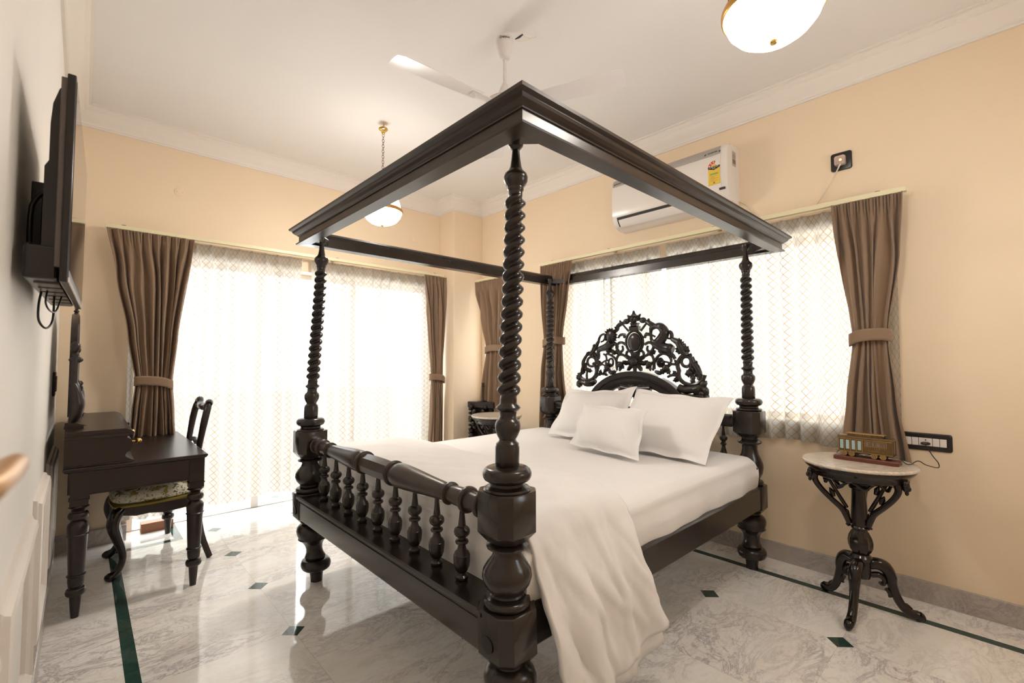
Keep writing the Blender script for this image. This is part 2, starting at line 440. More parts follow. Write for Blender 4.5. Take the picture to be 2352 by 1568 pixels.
# windows: frames, mullions, panes
def window(name, axis, p, u0, u1, z0, z1, mull, sill=False):
    b = MB(); t = .045; d = .05
    def bx(a, c, z_, z2, dd=d):
        if axis == 'y': b.box(a, c, p, p+dd, z_, z2)
        else: b.box(p, p+dd, a, c, z_, z2)
    lo = z0+.002; bt = t*.7 if z0 > .1 else .006
    bx(u0+.001, u0+t, lo, z1-.001); bx(u1-t, u1-.001, lo, z1-.001); bx(u0+t, u1-t, z1-t, z1-.001); bx(u0+t, u1-t, lo, lo+bt)
    for mu in mull: bx(mu-.03, mu+.03, lo+bt, z1-t)
    w_ = structure(b.build(name, 'white_plastic'))
    g_ = MB()
    if axis == 'y': g_.box(u0, u1, p+.02, p+.026, z0, z1)
    else: g_.box(p+.02, p+.026, u0, u1, z0, z1)
    g_.build('pane', 'glass', w_)
    if sill:
        s = MB().box(XR-.02, XR+.24, u0-.03, u1+.03, z0-.03, z0); s.build('sill', 'moulding', w_, bevel=.003)
window('window_1', 'y', 4.62, .27, 2.95, 0.0, HZ, [1.16, 2.05])
window('added_fill_window', 'y', YF-.16, 2.0, 2.8, 1.5, 2.2, [])  # added out of view to bring fill light from behind the camera
window('window_2', 'x', 3.57, .47, 2.97, .92, HZ, [1.3, 2.14])
window('window_3', 'x', 3.57, 3.62, 4.09, .92, HZ, [3.855], True)
# threshold block seen under the chair
tag(MB().box(.36, .56, 4.50, 4.60, 0.0, .07).build('door_threshold', 'step_wood', bevel=.004), 'reddish wooden threshold bar seen under the desk chair at the balcony door', 'threshold')

# open door leaf standing against the left wall beside the camera, its lever in view
dl = structure(MB().box(XL+.012, XL+.05, -.42, .47, .01, 2.1).build('door_1', 'moulding', bevel=.003))
hb = MB(); hb.lathe([(0, .022), (.005, .022), (.008, .011), (.026, .010)], 16, T(XL+.05, .40, 1.222) @ ry(PI/2))
hb.tube([(XL+.068, .40, 1.226), (XL+.082, .405, 1.227), (XL+.088, .43, 1.229), (XL+.090, .47, 1.230), (XL+.090, .51, 1.227)], [.008, .009, .0088, .0088, .008], 12, smooth=4)
hd = hb.build('door_handle', 'handle', dl, smooth=60)
kb = MB(); kb.lathe([(0, .018), (.012, .018), (.02, .012)], 14, T(XL+.05, .455, 1.19) @ ry(PI/2)); kb.cbox((XL+.062, .455, 1.19), (.02, .006, .02))
kb.build('lock_knob', 'bronze', dl, smooth=60)

# small round plates and marks on the back wall, switch plate on the left wall
def disc_plate(x, z, label):
    o = MB().lathe([(0, .034), (.003, .034), (.005, .030)], 28, T(x, YB, z) @ rx(PI/2)).build('junction_cover', 'peach', smooth=50)
    s_ = MB()
    for dx in (-.02, .02): MB().lathe([(.0, .003), (.007, .003)], 8, T(x+dx, YB, z) @ rx(PI/2)).build('screw', 'grey_plastic', o)
    tag(o, label, 'cover plate', 'round cover plates on the back wall')
disc_plate(.527, 2.65, 'round painted cover plate high on the wall above the left brown drape')
disc_plate(2.651, 2.664, 'round painted cover plate high on the wall near the corner pillar')
sw = MB().box(XL, XL+.012, 3.80, 3.98, 1.10, 1.24).build('switch_plate', 'black', bevel=.004)
MB().box(XL+.012, XL+.016, 3.83, 3.95, 1.125, 1.215).build('switch', 'tv_silver', sw)
tag(sw, 'dark switch plate on the left wall behind the dressing mirror', 'switch plate')

# ------------------------------------------------------------------ curtain rails
def curtain_rail(label, axis, p, wallp, u0, u1, z, marks):
    def B(a0, a1, q0, q1, z0, z1, b):
        q0, q1 = min(q0, q1), max(q0, q1)
        if axis == 'y': b.box(a0, a1, q0, q1, z0, z1)
        else: b.box(q0, q1, a0, a1, z0, z1)
    b = MB(); B(u0, u1, p-.02, p+.02, z, z+.012, b); B(u0, u1, p-.024, p-.018, z-.008, z+.02, b); B(u0, u1, p+.012, p+.018, z-.006, z+.012, b)
    o = b.build('curtain_rail', 'rail', bevel=.0015)
    for mk in marks:
        c = MB(); B(mk-.012, mk+.012, p+.0, wallp, z+.012, z+.024, c); B(mk-.012, mk+.012, p-.012, p+.002, z+.02, z+.026, c)
        c.build('bracket', 'brass_old', o)
    return tag(o, label, 'curtain rail', 'cream curtain rails')
curtain_rail('long cream curtain rail over the balcony door on the back wall', 'y', 4.33, YB, .09, 3.06-.09, 2.262, (.19, 1.75, 2.85))
curtain_rail('long cream curtain rail above the bedside window beside the air conditioner', 'x', 3.29, XR, .345, 3.10, 2.245, (.47, 1.4, 2.3, 2.95))
curtain_rail('short cream curtain rail over the small corner window', 'x', 3.29, XR, 3.55, 4.12, 2.215, (3.7, 4.0))

# ------------------------------------------------------------------ drapes and sheers
def drape(label, axis, p, out, keys, N, seed, tie=None, shape=1.0):
    """keys: (z, left, right) with descending z; out = direction into the room (+-1)"""
    r = random.Random(seed); ph = [r.uniform(-.6, .6) for _ in range(40)]; am = [r.uniform(.35, 1.45) for _ in range(60)]
    zt, zb = keys[0][0], keys[-1][0]; ztie = tie[0] if tie else zb-9
    def amp(z):
        k = 1-sstep(zt-.16, zt-.02, z)*.45
        near = math.exp(-((z-ztie)/.16)**2)
        return .030*k*(1-.55*near)+(.012*sstep(0, .8, (ztie-z)) if z < ztie else 0)
    def fn(i, j):
        z = lerp(zt, zb, j); l, rr = keyed(keys, z)
        t = i; wob = .35*math.sin(2*PI*t*1.3+ph[0]*4+z*1.1)+.2*math.sin(2*PI*t*3.1+ph[1]*5)
        q = t*N+wob*sstep(zt-.08, zt-.4, z) if z < zt else t*N
        q = t*N+wob*(1-sstep(zt-.45, zt-.08, z))
        k = int(q) % 50
        c = math.cos(2*PI*q); c = math.copysign(abs(c)**.75, c)
        a = amp(z)*lerp(am[k], am[k+1], q-int(q))
        # three-finger pinches near the heading
        pin = sstep(zt-.22, zt-.02, z); a2 = .010*pin*math.cos(2*PI*q*3)
        a3 = .0055*math.cos(2*PI*q*1.7+z*1.5+ph[2]*6)*(1-pin)*(.5+am[(k+7) % 50]*.6)
        d = p+out*(a*c*(1-.35*pin)+a2+a3)
        u = lerp(l, rr, t)+.006*math.sin(2*PI*q*.5+z*3)*(1-pin)
        zz = z+(.012*math.sin(2*PI*q) if j > .999 else 0)
        return (u, d, zz) if axis == 'y' else (d, u, zz)
    b = MB().grid(N*14, 70, fn)
    o = b.build('drape', 'drape', smooth=60, solid=.004)
    if tie:
        z0, tl, tr = tie
        R = []
        n = 40
        for k in range(n):
            a = 2*PI*k/n
            uu = (tl+tr)/2+(abs(tr-tl)/2+.012)*math.copysign(abs(math.cos(a))**.8, math.cos(a)); dd = p+out*.042*math.copysign(abs(math.sin(a))**.8, math.sin(a))
            sag = -.02*math.sin(a)*out*0+.018*math.cos(a)*tie_tilt(axis)
            R.append([(uu, dd, z0+h+sag-.01*math.cos(2*a)) if axis == 'y' else (dd, uu, z0+h+sag-.01*math.cos(2*a)) for h in (-.034, -.02, 0, .02, .034)])
        R.append(R[0])
        MB().rings(R, cap=False, closed=False).build('tieback', 'drape', o, smooth=60, solid=.005)
    return tag(o, label, 'curtain', 'brown tied-back drapes')
def tie_tilt(axis): return -1 if axis == 'y' else -.6
drape('wide brown drape tied back behind the desk, left of the balcony door', 'y', 4.312, -1, [(2.25, .098, .612), (1.95, .155, .585), (1.5, .235, .53), (1.15, .285, .50), (.9, .262, .52), (.36, .20, .57)], 9, 1, (1.15, .29, .495))
drape('narrow brown drape beside the corner pillar, right of the balcony door', 'y', 4.312, -1, [(2.25, 2.705, 2.985), (1.7, 2.75, 2.975), (1.12, 2.80, 2.965), (.8, 2.795, 2.975), (.03, 2.75, 2.985)], 6, 2, (1.12, 2.80, 2.965))
drape('brown drape over the small corner window behind the far bedside table', 'x', 3.275, -1, [(2.205, 4.11, 3.62), (1.8, 4.02, 3.62), (1.44, 3.93, 3.68), (.9, 3.955, 3.64), (.74, 3.96, 3.62)], 6, 3, (1.44, 3.93, 3.68))
drape('brown drape behind the far head post of the bed', 'x', 3.272, -1, [(2.235, 3.085, 2.70), (1.9, 3.08, 2.735), (1.49, 3.05, 2.81), (1.2, 3.07, 2.80), (.60, 3.09, 2.72)], 7, 4, (1.49, 3.05, 2.81))
drape('large brown drape right of the bedside window behind the brass tram', 'x', 3.272, -1, [(2.235, .685, .36), (1.9, .66, .375), (1.44, .61, .44), (1.1, .655, .41), (.72, .70, .36)], 7, 5, (1.445, .61, .44))

def sheer(label, axis, p, out, u0, u1, zt, zb, pitch, seed):
    r = random.Random(seed); L = abs(u1-u0); N = max(2, round(L/pitch)); ph = [r.uniform(0, 6.28) for _ in range(8)]; sg = 1 if u1 > u0 else -1
    full = 1.55
    def fn(i, j):
        z = lerp(zt, zb, j); pin = sstep(zt-.16, zt-.02, z)
        q = i*N+.28*math.sin(i*9+ph[0])*(1-pin)+.10*math.sin(i*23+ph[1]+z)*(1-pin)
        c = math.cos(2*PI*q)
        if pin > 0: c = lerp(c, math.exp(-((q-round(q))/.10)**2)*2-1, pin)
        a = lerp(.021, .014, pin)+.007*math.sin(i*17+ph[2])*(1-pin)
        d = p+out*(a*c+.003*math.sin(z*4+i*12))
        u = lerp(u0, u1, i)+.008*math.sin(2*PI*q+1.2)*(1-pin)
        zz = z+.012*math.sin(i*14+ph[3])*j
        return (u, d, zz) if axis == 'y' else (d, u, zz)
    b = MB().grid(N*12, 46, fn, lambda i, j: (i*L*full, lerp(zt, zb, j)))
    return tag(b.build('sheer_curtain', 'sheer', smooth=80), label, 'sheer curtain', 'white lattice sheers')
sheer('white lattice sheer over the left half of the balcony door', 'y', 4.405, -1, .235, 1.45, 2.25, .15, .10, 11)
sheer('white lattice sheer over the right half of the balcony door, beside the narrow drape', 'y', 4.405, -1, 1.53, 2.86, 2.25, .15, .10, 12)
sheer('white lattice sheer at the bedside window behind the carved headboard', 'x', 3.352, -1, 2.93, 1.86, 2.232, .80, .11, 13)
sheer('white lattice sheer at the bedside window behind the near head post', 'x', 3.352, -1, 1.80, .40, 2.232, .79, .115, 14)

# ------------------------------------------------------------------ four-poster bed
bed = thing('four_poster_bed', 'large dark carved wooden four-poster bed with barley-twist posts', 'bed', (1.05, 1.99, 0))
BX, BY = 1.05, 1.99
def W(o):   # children are modelled in world metres; shift into the Empty's frame
    o.location = (o.location[0]-o.parent.location[0], o.location[1]-o.parent.location[1], o.location[2]-o.parent.location[2]); return o
def block_rings(z0, z1, hs, ch, neck=.045, top_t=.0, bot_t=.03, seg=32):
    def octo(h, c, z):
        pts = [(h, -(h-c)), (h, h-c), (h-c, h), (-(h-c), h), (-h, h-c), (-h, -(h-c)), (-(h-c), -h), (h-c, -h)]
        return [(x, y, z) for x, y in pts]
    return [octo(hs*.74, ch*1.15, z0-bot_t), octo(hs*.93, ch, z0-bot_t*.25), octo(hs, ch, z0), octo(hs, ch, z1), octo(hs*.97, ch, z1+.004)]
def torus(zc, hh, r, rin):
    return [(zc-hh, rin)]+[(zc-hh*math.cos(a), rin+(r-rin)*math.sin(a)**.6) for a in (PI*.12, PI*.25, PI*.38, PI*.5, PI*.62, PI*.75, PI*.88)]+[(zc+hh, rin)]
def make_post(kind, x, y, axis_off, label):
    leg = [(0, .033), (.03, .035), (.068, .040)]+torus(.100, .033, .084, .046)+[(.136, .055), (.146, .058), (.152, .054), (.17, .047), (.19, .045), (.215, .050), (.238, .064), (.247, .077), (.252, .082), (.257, .078)]
    leg += [(.262, .079), (.28, .084), (.30, .085), (.318, .080), (.333, .066), (.342, .05), (.35, .047), (.37, .047)]
    low_top = [(.522, .05), (.526, .060)]+torus(.540, .014, .076, .060)+[(.557, .052), (.562, .056), (.567, .052)]
    if kind == 'foot':
        bulb = [(.576, .060), (.595, .074), (.617, .081), (.638, .078), (.658, .066), (.678, .050), (.694, .044), (.704, .047), (.709, .066), (.715, .068), (.720, .062), (.725, .047), (.75, .047)]
        zb0, zb1 = .762, .886; dz = 0
    else:
        bulb = [(.572, .060), (.60, .072), (.635, .077), (.66, .074), (.69, .063), (.72, .050), (.75, .044), (.772, .045), (.785, .068), (.793, .071), (.80, .064), (.81, .047), (.85, .047)]
        zb0, zb1 = .855, .985; dz = .105
    up = [(.885, .072), (.892, .077), (.898, .073), (.901, .062), (.905, .056), (.914, .056)]+torus(.940, .023, .080, .050)+[(.966, .038), (.968, .0395), (1.026, .0395), (1.032, .037), (1.037, .0375), (1.043, .031), (1.05, .027), (1.062, .034), (1.08, .041), (1.098, .042), (1.110, .038), (1.114, .032), (1.125, .027), (1.14, .0285), (1.147, .037), (1.153, .041), (1.158, .038), (1.165, .029), (1.172, .027)]
    up = [(z+dz, r) for z, r in up]
    z0t, z1t = 1.178+dz, 1.872
    cap_ = [(1.878, .024), (1.886, .028), (1.892, .027), (1.90, .033), (1.915, .040), (1.928, .041), (1.94, .037), (1.952, .024), (1.956, .023), (1.962, .020), (1.99, .0155), (2.022, .0125), (2.028, .018), (2.036, .024), (2.045, .026), (2.06, .026)]
    m = MB()
    m.lathe(leg, 32, off=axis_off)
    def shift(rings):
        return [[(px+axis_off(pz)[0], py+axis_off(pz)[1], pz) for px, py, pz in r] for r in rings]
    m.rings(shift(block_rings(.385, .522, .083, .034)))
    m.lathe(low_top+bulb, 32, off=axis_off)
    m.rings(shift(block_rings(zb0, zb1, .083, .034)))
    m.lathe(up, 32, off=axis_off)
    n = 190; lead = .084
    def rf(z, r, a):
        e_ = min(sstep(z0t, z0t+.03, z), 1-sstep(z1t-.03, z1t, z))
        q = math.cos(2*(a-2*PI*z/lead))
        base = lerp(.0325, .0285, (z-z0t)/(z1t-z0t))
        return (base-.0008+.0074*e_*(1-abs((1-q)/2)**1.5*2))-(1-e_)*.004
    m.lathe([(lerp(z0t-.008, z1t+.008, k/n), .03) for k in range(n+1)], 36, rfun=rf, off=axis_off)
    m.lathe(cap_, 32, off=axis_off)
    o = m.build('post', 'wood', bed, smooth=38, loc=(x, y, 0)); W(o); o['label'] = label
    return o
bow = lambda z: (lerp(.040, 0, sstep(.0, .5, z)) if z < .7 else .040*sstep(.9, 2.0, z), 0)
bow_l = lambda z: ((lerp(.040, 0, sstep(.0, .5, z)) if z < .7 else .040*sstep(.9, 2.0, z)), (-.03*(1-sstep(0, .5, z)) if z < .7 else -.02*sstep(.9, 2.0, z)))
straight = lambda z: (0, 0)
FX, FYN, FYF, HX, HYN, HYF = 1.02, 1.118, 2.88, 3.135, 1.136, 2.85
make_post('foot', FX, FYN, bow, 'near foot post with round bolt hole in its lower block')
make_post('foot', FX, FYF, bow_l, 'far foot post on the desk side')
make_post('head', HX, HYN, straight, 'near head post beside the round table')
make_post('head', HX, HYF, straight, 'far head post with a small iron loop')
def bolt(x, y, z):
    b = MB(); b.lathe([(0, .025), (.0006, .025), (.0012, .021), (.0008, .002)], 24, T(x, y, z) @ ry(-PI/2))
    o = b.build('bolt_hole', 'dark_gap', bed, smooth=40); W(o)
bolt(FX-.083, FYN, .43); bolt(FX-.083, FYF, .43)
lp = MB().tube([(HX+.0, HYF+.08, .93), (HX, HYF+.125, .93), (HX, HYF+.125, .865), (HX, HYF+.08, .865)], .007, 8).build('iron_loop', 'wood', bed, smooth=50); W(lp)

# turned foot rail
def turned_rail(prof, x, z, name, octs=None):
    b = MB(); b.lathe([(t, r) for t, r in prof], 32, T(x, 0, z) @ rx(-PI/2)); return b
c0 = 2.0
half = [(0.0, .047), (.125, .045), (.127, .050)]
def ringp(a, w_, r, rin): return [(a, rin), (a+.002, r-.004), (a+w_*.3, r), (a+w_*.7, r), (a+w_-.002, r-.004), (a+w_, rin)]
side = ringp(.135, .020, .055, .045)+ringp(.156, .008, .050, .045)+[(.168, .043), (.174, .048), (.19, .0515), (.22, .052), (.27, .050), (.34, .0455), (.42, .040), (.50, .0355), (.56, .032)]+ringp(.562, .014, .042, .031)+[(.60, .034), (.66, .036)]+ringp(.664, .026, .047, .035)+[(.70, .033), (.745, .030)]+ringp(.747, .022, .045, .03)+[(.80, .034)]
rail = MB(); rail.lathe([(c0+t, r) for t, r in side], 36, T(FX, 0, .812) @ rx(-PI/2)); rail.lathe([(c0-t, r) for t, r in side][::-1], 36, T(FX, 0, .812) @ rx(-PI/2))
rail.lathe([(c0-.14, .044), (c0-.10, .047), (c0-.03, .049), (c0+.03, .049), (c0+.10, .047), (c0+.14, .044)], 8, T(FX, 0, .812) @ rx(-PI/2))
# T @ rx(-90): local z -> world +y
o = rail.build('foot_rail', 'wood_worn', bed, smooth=35); W(o)
# balusters
bp = [(.522, .020), (.527, .023), (.534, .023), (.540, .016), (.548, .015), (.556, .022), (.572, .0285), (.592, .0305), (.610, .0305), (.613, .0275), (.620, .026), (.628, .0175), (.640, .014), (.648, .014), (.650, .022), (.656, .0245), (.662, .022), (.665, .015), (.673, .0145), (.676, .022), (.683, .0275), (.692, .0295), (.701, .0275), (.708, .021), (.711, .0145), (.718, .0135), (.745, .0105), (.775, .0085), (.81, .0085)]
bal_me = None
first = MB().lathe(bp, 24).build('baluster', 'wood', bed, smooth=38)
for k in range(9):
    o = first if k == 0 else first.copy()
    if k: C.objects.link(o); o.parent = bed
    o.location = (FX-BX, 2.004+(4-k)*.1612-BY, 0)
# foot board with moulded top edge, side rails
def plank(name, x0, x1, y0, y1, z0, z1, m='wood'):
    o = MB().box(x0, x1, y0, y1, z0, z1).build(name, m, bed, bevel=.004); return W(o)
def xprof(name, prof, y0, y1, m='wood', axis='y'):
    o = MB().prism(prof, y0, y1, axis).build(name, m, bed, smooth=30); return W(o)
xprof('foot_board', [(.950, .385), (.945, .395), (.945, .485), (.949, .488), (.940, .494), (.942, .500), (.934, .504), (.934, .514), (.940, .521), (1.075, .521), (1.075, .385)], FYN+.03, FYF-.03, axis='y')
o = MB().prism([(1.062, .39), (1.058, .396), (1.058, .515), (1.066, .522), (1.13, .522), (1.13, .39)], FX+.03, HX-.03, 'x').build('side_rail', 'wood', bed, smooth=30); W(o)
o = MB().prism([(2.93, .39), (2.934, .396), (2.934, .515), (2.926, .522), (2.86, .522), (2.86, .39)], FX+.03, HX-.03, 'x').build('side_rail', 'wood', bed, smooth=30); W(o)
plank('head_board_rail', 3.09, 3.15, HYN, HYF, .39, .53)
# reeded head rail at block height with spindles under it
hr = MB(); hr.lathe([(HYN+.06, .036), (HYN+.10, .036), (HYN+.104, .041), (1.42, .041), (1.425, .036), (2.55, .036), (2.556, .041), (HYF-.104, .041), (HYF-.10, .036), (HYF-.06, .036)], 28, T(HX, 0, .915) @ rx(-PI/2), rfun=lambda z, r, a: r+.0022*math.cos(10*a))
o = hr.build('head_rail', 'wood', bed, smooth=50); W(o)
sp_ = [(.53, .018), (.57, .014), (.60, .024), (.66, .026), (.70, .022), (.735, .012), (.747, .012), (.752, .019), (.76, .020), (.766, .014), (.775, .013), (.782, .022), (.792, .026), (.802, .024), (.810, .015), (.818, .012), (.85, .008), (.90, .006)]
hs = MB().lathe(sp_, 20).build('head_spindle', 'wood', bed, smooth=38)
for k, yy in enumerate((1.30, 1.44, 2.40, 2.55, 2.69)):
    o = hs if k == 0 else hs.copy()
    if k: C.objects.link(o); o.parent = bed
    o.location = (HX-BX, yy-BY, 0)

# canopy rails: moulded cornice frame with mitred corners
x0c, x1c, y0c, y1c = .952, 3.318, .975, 2.945
cprof = [(0, 2.020), (-.012, 2.020), (-.014, 2.026), (-.002, 2.032), (.0, 2.036), (.0, 2.068), (-.006, 2.070), (-.007, 2.074), (-.016, 2.079), (-.026, 2.088), (-.031, 2.096), (-.031, 2.100), (-.036, 2.102), (-.045, 2.106), (-.047, 2.116), (-.040, 2.119), (.010, 2.119), (.022, 2.105), (.026, 2.085), (.030, 2.082), (.030, 2.052), (.055, 2.048), (.055, 2.020)]
def canopy_side(a, b, nrm, ta, tb):
    # a->b along the outside line, nrm = inward; mitre both ends
    a = Vector(a); b = Vector(b); n = Vector(nrm); d = (b-a).normalized()
    R = []
    for p, s_ in ((a, 1), (b, -1)):
        R.append([tuple((p.x+n.x*q+d.x*s_*q, p.y+n.y*q+d.y*s_*q, z)) for q, z in cprof])
    m = MB().rings(R)
    o = m.build('canopy_rail', 'wood_worn' if ta else 'wood', bed, smooth=12); return W(o)
canopy_side((x0c, y0c), (x0c, y1c), (1, 0), 1, 0)['label'] = 'moulded canopy rail at the foot'
canopy_side((x0c, y0c), (x1c, y0c), (0, 1), 1, 0)['label'] = 'moulded canopy rail on the near side'
canopy_side((x0c, y1c), (x1c, y1c), (0, -1), 0, 0)['label'] = 'moulded canopy rail on the far side'
canopy_side((x1c, y0c), (x1c, y1c), (-1, 0), 0, 0)['label'] = 'moulded canopy rail at the head'
for cx_, cy_, sx_, sy_ in ((x0c, y0c, 1, 1), (x0c, y1c, 1, -1), (x1c, y0c, -1, 1), (x1c, y1c, -1, -1)):
    s0 = .05; L_ = .165
    poly = [(cx_+sx_*s0, cy_+sy_*s0), (cx_+sx_*L_, cy_+sy_*s0), (cx_+sx_*s0, cy_+sy_*L_)]
    o = MB().prism([(p[0], p[1]) for p in poly], 2.030, 2.070, 'z').build('corner_brace', 'wood', bed, bevel=.002); W(o)

# carved headboard; traced in its own units and turned into metres on the board plane
HP = (-3.83452188e-04, 1.67472997e-05, 2.60459530, 1.72208982e-04, -5.55547510e-04, 1.80073178, 1.31642183e-04, 5.08347091e-06)
def hw(u, v):
    d = HP[6]*u+HP[7]*v+1
    return ((HP[0]*u+HP[1]*v+HP[2])/d, (HP[3]*u+HP[4]*v+HP[5])/d)
US = .00050
hc = MB(); XH = 3.13
def stroke(pts, r, dep=.011, sm=4):
    P = [(XH, *hw(u, v)) for u, v in pts]
    if not hasattr(r, '__len__'): r = [r]*len(P)
    r = [q*1.22+2.5 for q in r]
    # flat factor on x keeps carving thicker than it is wide
    hc.tube(P, [q*US for q in r], 8, flat=None, smooth=sm)
def bud(u, v, r, xo=-.006):
    y, z = hw(u, v); hc.ball((XH+xo, y, z), (r*US*.9, r*US*1.15, r*US*1.1), 12)
def leaf(u0, v0, u1, v1, wd, lobes=3, xo=-.004):
    a = Vector((XH+xo, *hw(u0, v0))); b = Vector((XH+xo, *hw(u1, v1))); d = b-a; n = Vector((0, -d.z, d.y)).normalized(); wv = wd*US*1.2
    k = 12; L = []; R = []; Cn = []
    for i in range(k+1):
        t = i/k; ww = wv*(math.sin(PI*min(1, t*.92+.06))**.8)*(1+.22*math.cos(2*PI*lobes*t))
        if i == k: ww = wv*.03
        p = a+d*t; curl = -.010*math.sin(PI*t)
        L.append(tuple(p+n*ww+Vector((.004, 0, 0)))); R.append(tuple(p-n*ww+Vector((.004, 0, 0)))); Cn.append(tuple(p+Vector((curl-.006, 0, 0))))
    back = [tuple(Vector(c)+Vector((.02, 0, 0))) for c in Cn]
    rings = [[L[i], Cn[i], R[i], back[i]] for i in range(k+1)]
    hc.rings(rings)
def petals(u, v, r0, r1, n, wd, a0=0):
    for k in range(n):
        a = a0+2*PI*k/n; leaf(u+r0*math.cos(a), v+r0*math.sin(a), u+r1*math.cos(a), v+r1*math.sin(a), wd, 1)
def ringc(u, v, ru, rv, r, a0=0, a1=2*PI, n=14):
    stroke([(u+ru*math.cos(lerp(a0, a1, k/n)), v+rv*math.sin(lerp(a0, a1, k/n))) for k in range(n+1)], r, sm=2)
# left outer garland
ringc(270, 1030, 140, 150, 22, -.9, 2.9)
stroke([(410, 1060), (440, 960), (425, 860), (400, 790), (350, 760)], [22, 20, 18, 14, 10])
stroke([(150, 1110), (190, 1040), (205, 960), (205, 890), (250, 800), (300, 760)], [20, 24, 26, 24, 20, 16])
bud(130, 1140, 36); leaf(150, 1130, 100, 1100, 22); leaf(180, 1080, 190, 960, 30); leaf(215, 960, 195, 860, 34); leaf(240, 1010, 350, 1040, 34); leaf(240, 1010, 170, 1090, 32); leaf(240, 1000, 250, 900, 24)
stroke([(260, 980), (262, 1080), (265, 1160)], [16, 12, 10]); leaf(258, 1060, 262, 1170, 20)
ringc(335, 890, 66, 74, 17)
leaf(250, 800, 290, 730, 26); leaf(280, 790, 370, 720, 36); leaf(330, 760, 430, 790, 36); leaf(350, 740, 380, 640, 38); leaf(380, 680, 440, 590, 34); leaf(400, 640, 350, 640, 26)
stroke([(310, 780), (380, 700), (420, 620), (445, 560), (450, 520)], [26, 28, 24, 16, 14])
# lion
stroke([(445, 600), (450, 540), (480, 480), (530, 460), (548, 500), (520, 560), (480, 580)], [14, 15, 15, 14, 13, 12, 10])
hcy, hcz = hw(645, 490); hc.ball((XH-.004, hcy, hcz), (.028, 100*US, 125*US*.9), 18)
for k in range(16):
    a = 2*PI*k/16; leaf(645+45*math.cos(a), 490+60*math.sin(a), 645+108*math.cos(a+.25), 490+128*math.sin(a+.25), 20, 1, -.014)
y_, z_ = hw(640, 545); hc.ball((XH-.032, y_, z_), (.010, 30*US, 34*US), 10); y_, z_ = hw(620, 480); hc.ball((XH-.028, y_, z_), (.006, 14*US, 12*US), 8); y_, z_ = hw(668, 480); hc.ball((XH-.028, y_, z_), (.006, 14*US, 12*US), 8)
stroke([(650, 590), (600, 640), (530, 670), (470, 690), (440, 720)], [60, 58, 46, 40, 26]); stroke([(450, 690), (440, 740), (450, 800), (440, 850)], [28, 24, 18, 16])
stroke([(600, 660), (590, 720), (600, 760)], [30, 26, 16]); stroke([(680, 600), (720, 620), (740, 660), (720, 690)], [26, 22, 18, 14])
stroke([(700, 420), (740, 390), (745, 340), (790, 300), (840, 290)], [20, 20, 28, 30, 22]); leaf(730, 400, 700, 340, 18)
# top cluster
y_, z_ = hw(885, 262); hc.ball((XH-.004, y_, z_), (.022, 60*US, 46*US), 14); y_, z_ = hw(1140, 242); hc.ball((XH-.004, y_, z_), (.022, 60*US, 48*US), 14)
leaf(1000, 260, 1000, 90, 42, 2, -.012); leaf(985, 250, 900, 165, 34, 2, -.01); leaf(1030, 250, 1110, 140, 32, 2, -.01); leaf(960, 260, 900, 200, 30); leaf(1050, 250, 1090, 190, 30)
bud(1000, 245, 44, -.02); bud(1040, 225, 28, -.02); bud(1000, 245, 22, -.04); ringc(1000, 245, 32, 32, 9)
stroke([(775, 250), (840, 330), (915, 415)], [12, 12, 14]); stroke([(1232, 228), (1170, 320), (1105, 408)], [14, 13, 14]); bud(1232, 235, 20)
stroke([(1190, 260), (1240, 290), (1290, 320), (1340, 350)], [24, 34, 36, 24])
# horse
stroke([(1255, 400), (1270, 370), (1340, 335), (1410, 340), (1460, 390), (1475, 450), (1440, 520), (1400, 570), (1370, 600)], [14, 30, 34, 50, 56, 60, 62, 64, 60])
stroke([(1265, 380), (1260, 430), (1240, 450)], [24, 20, 12]); stroke([(1300, 345), (1310, 300)], [12, 5]); leaf(1400, 320, 1500, 420, 40, 4, -.02)
stroke([(1330, 600), (1400, 640), (1480, 670), (1560, 690), (1610, 700)], [60, 62, 58, 66, 44]); stroke([(1540, 700), (1560, 760), (1610, 800), (1640, 850)], [50, 34, 24, 20])
stroke([(1330, 580), (1280, 560), (1265, 500), (1270, 440)], [28, 22, 16, 12]); stroke([(1420, 680), (1400, 730), (1440, 750)], [28, 22, 14])
stroke([(1330, 500), (1240, 455), (1180, 445)], [11, 11, 12])
stroke([(1500, 460), (1520, 430), (1565, 425), (1590, 470), (1590, 530), (1640, 560), (1700, 590)], [16, 18, 20, 22, 24, 34, 44])
ringc(1550, 480, 34, 50, 10)
leaf(1640, 550, 1760, 620, 46, 3); leaf(1690, 590, 1800, 700, 54, 3); leaf(1730, 660, 1870, 735, 50, 3); leaf(1700, 640, 1700, 780, 46, 3); leaf(1780, 720, 1850, 800, 44, 2); stroke([(1690, 580), (1730, 660), (1770, 740), (1830, 790)], [40, 46, 40, 26])
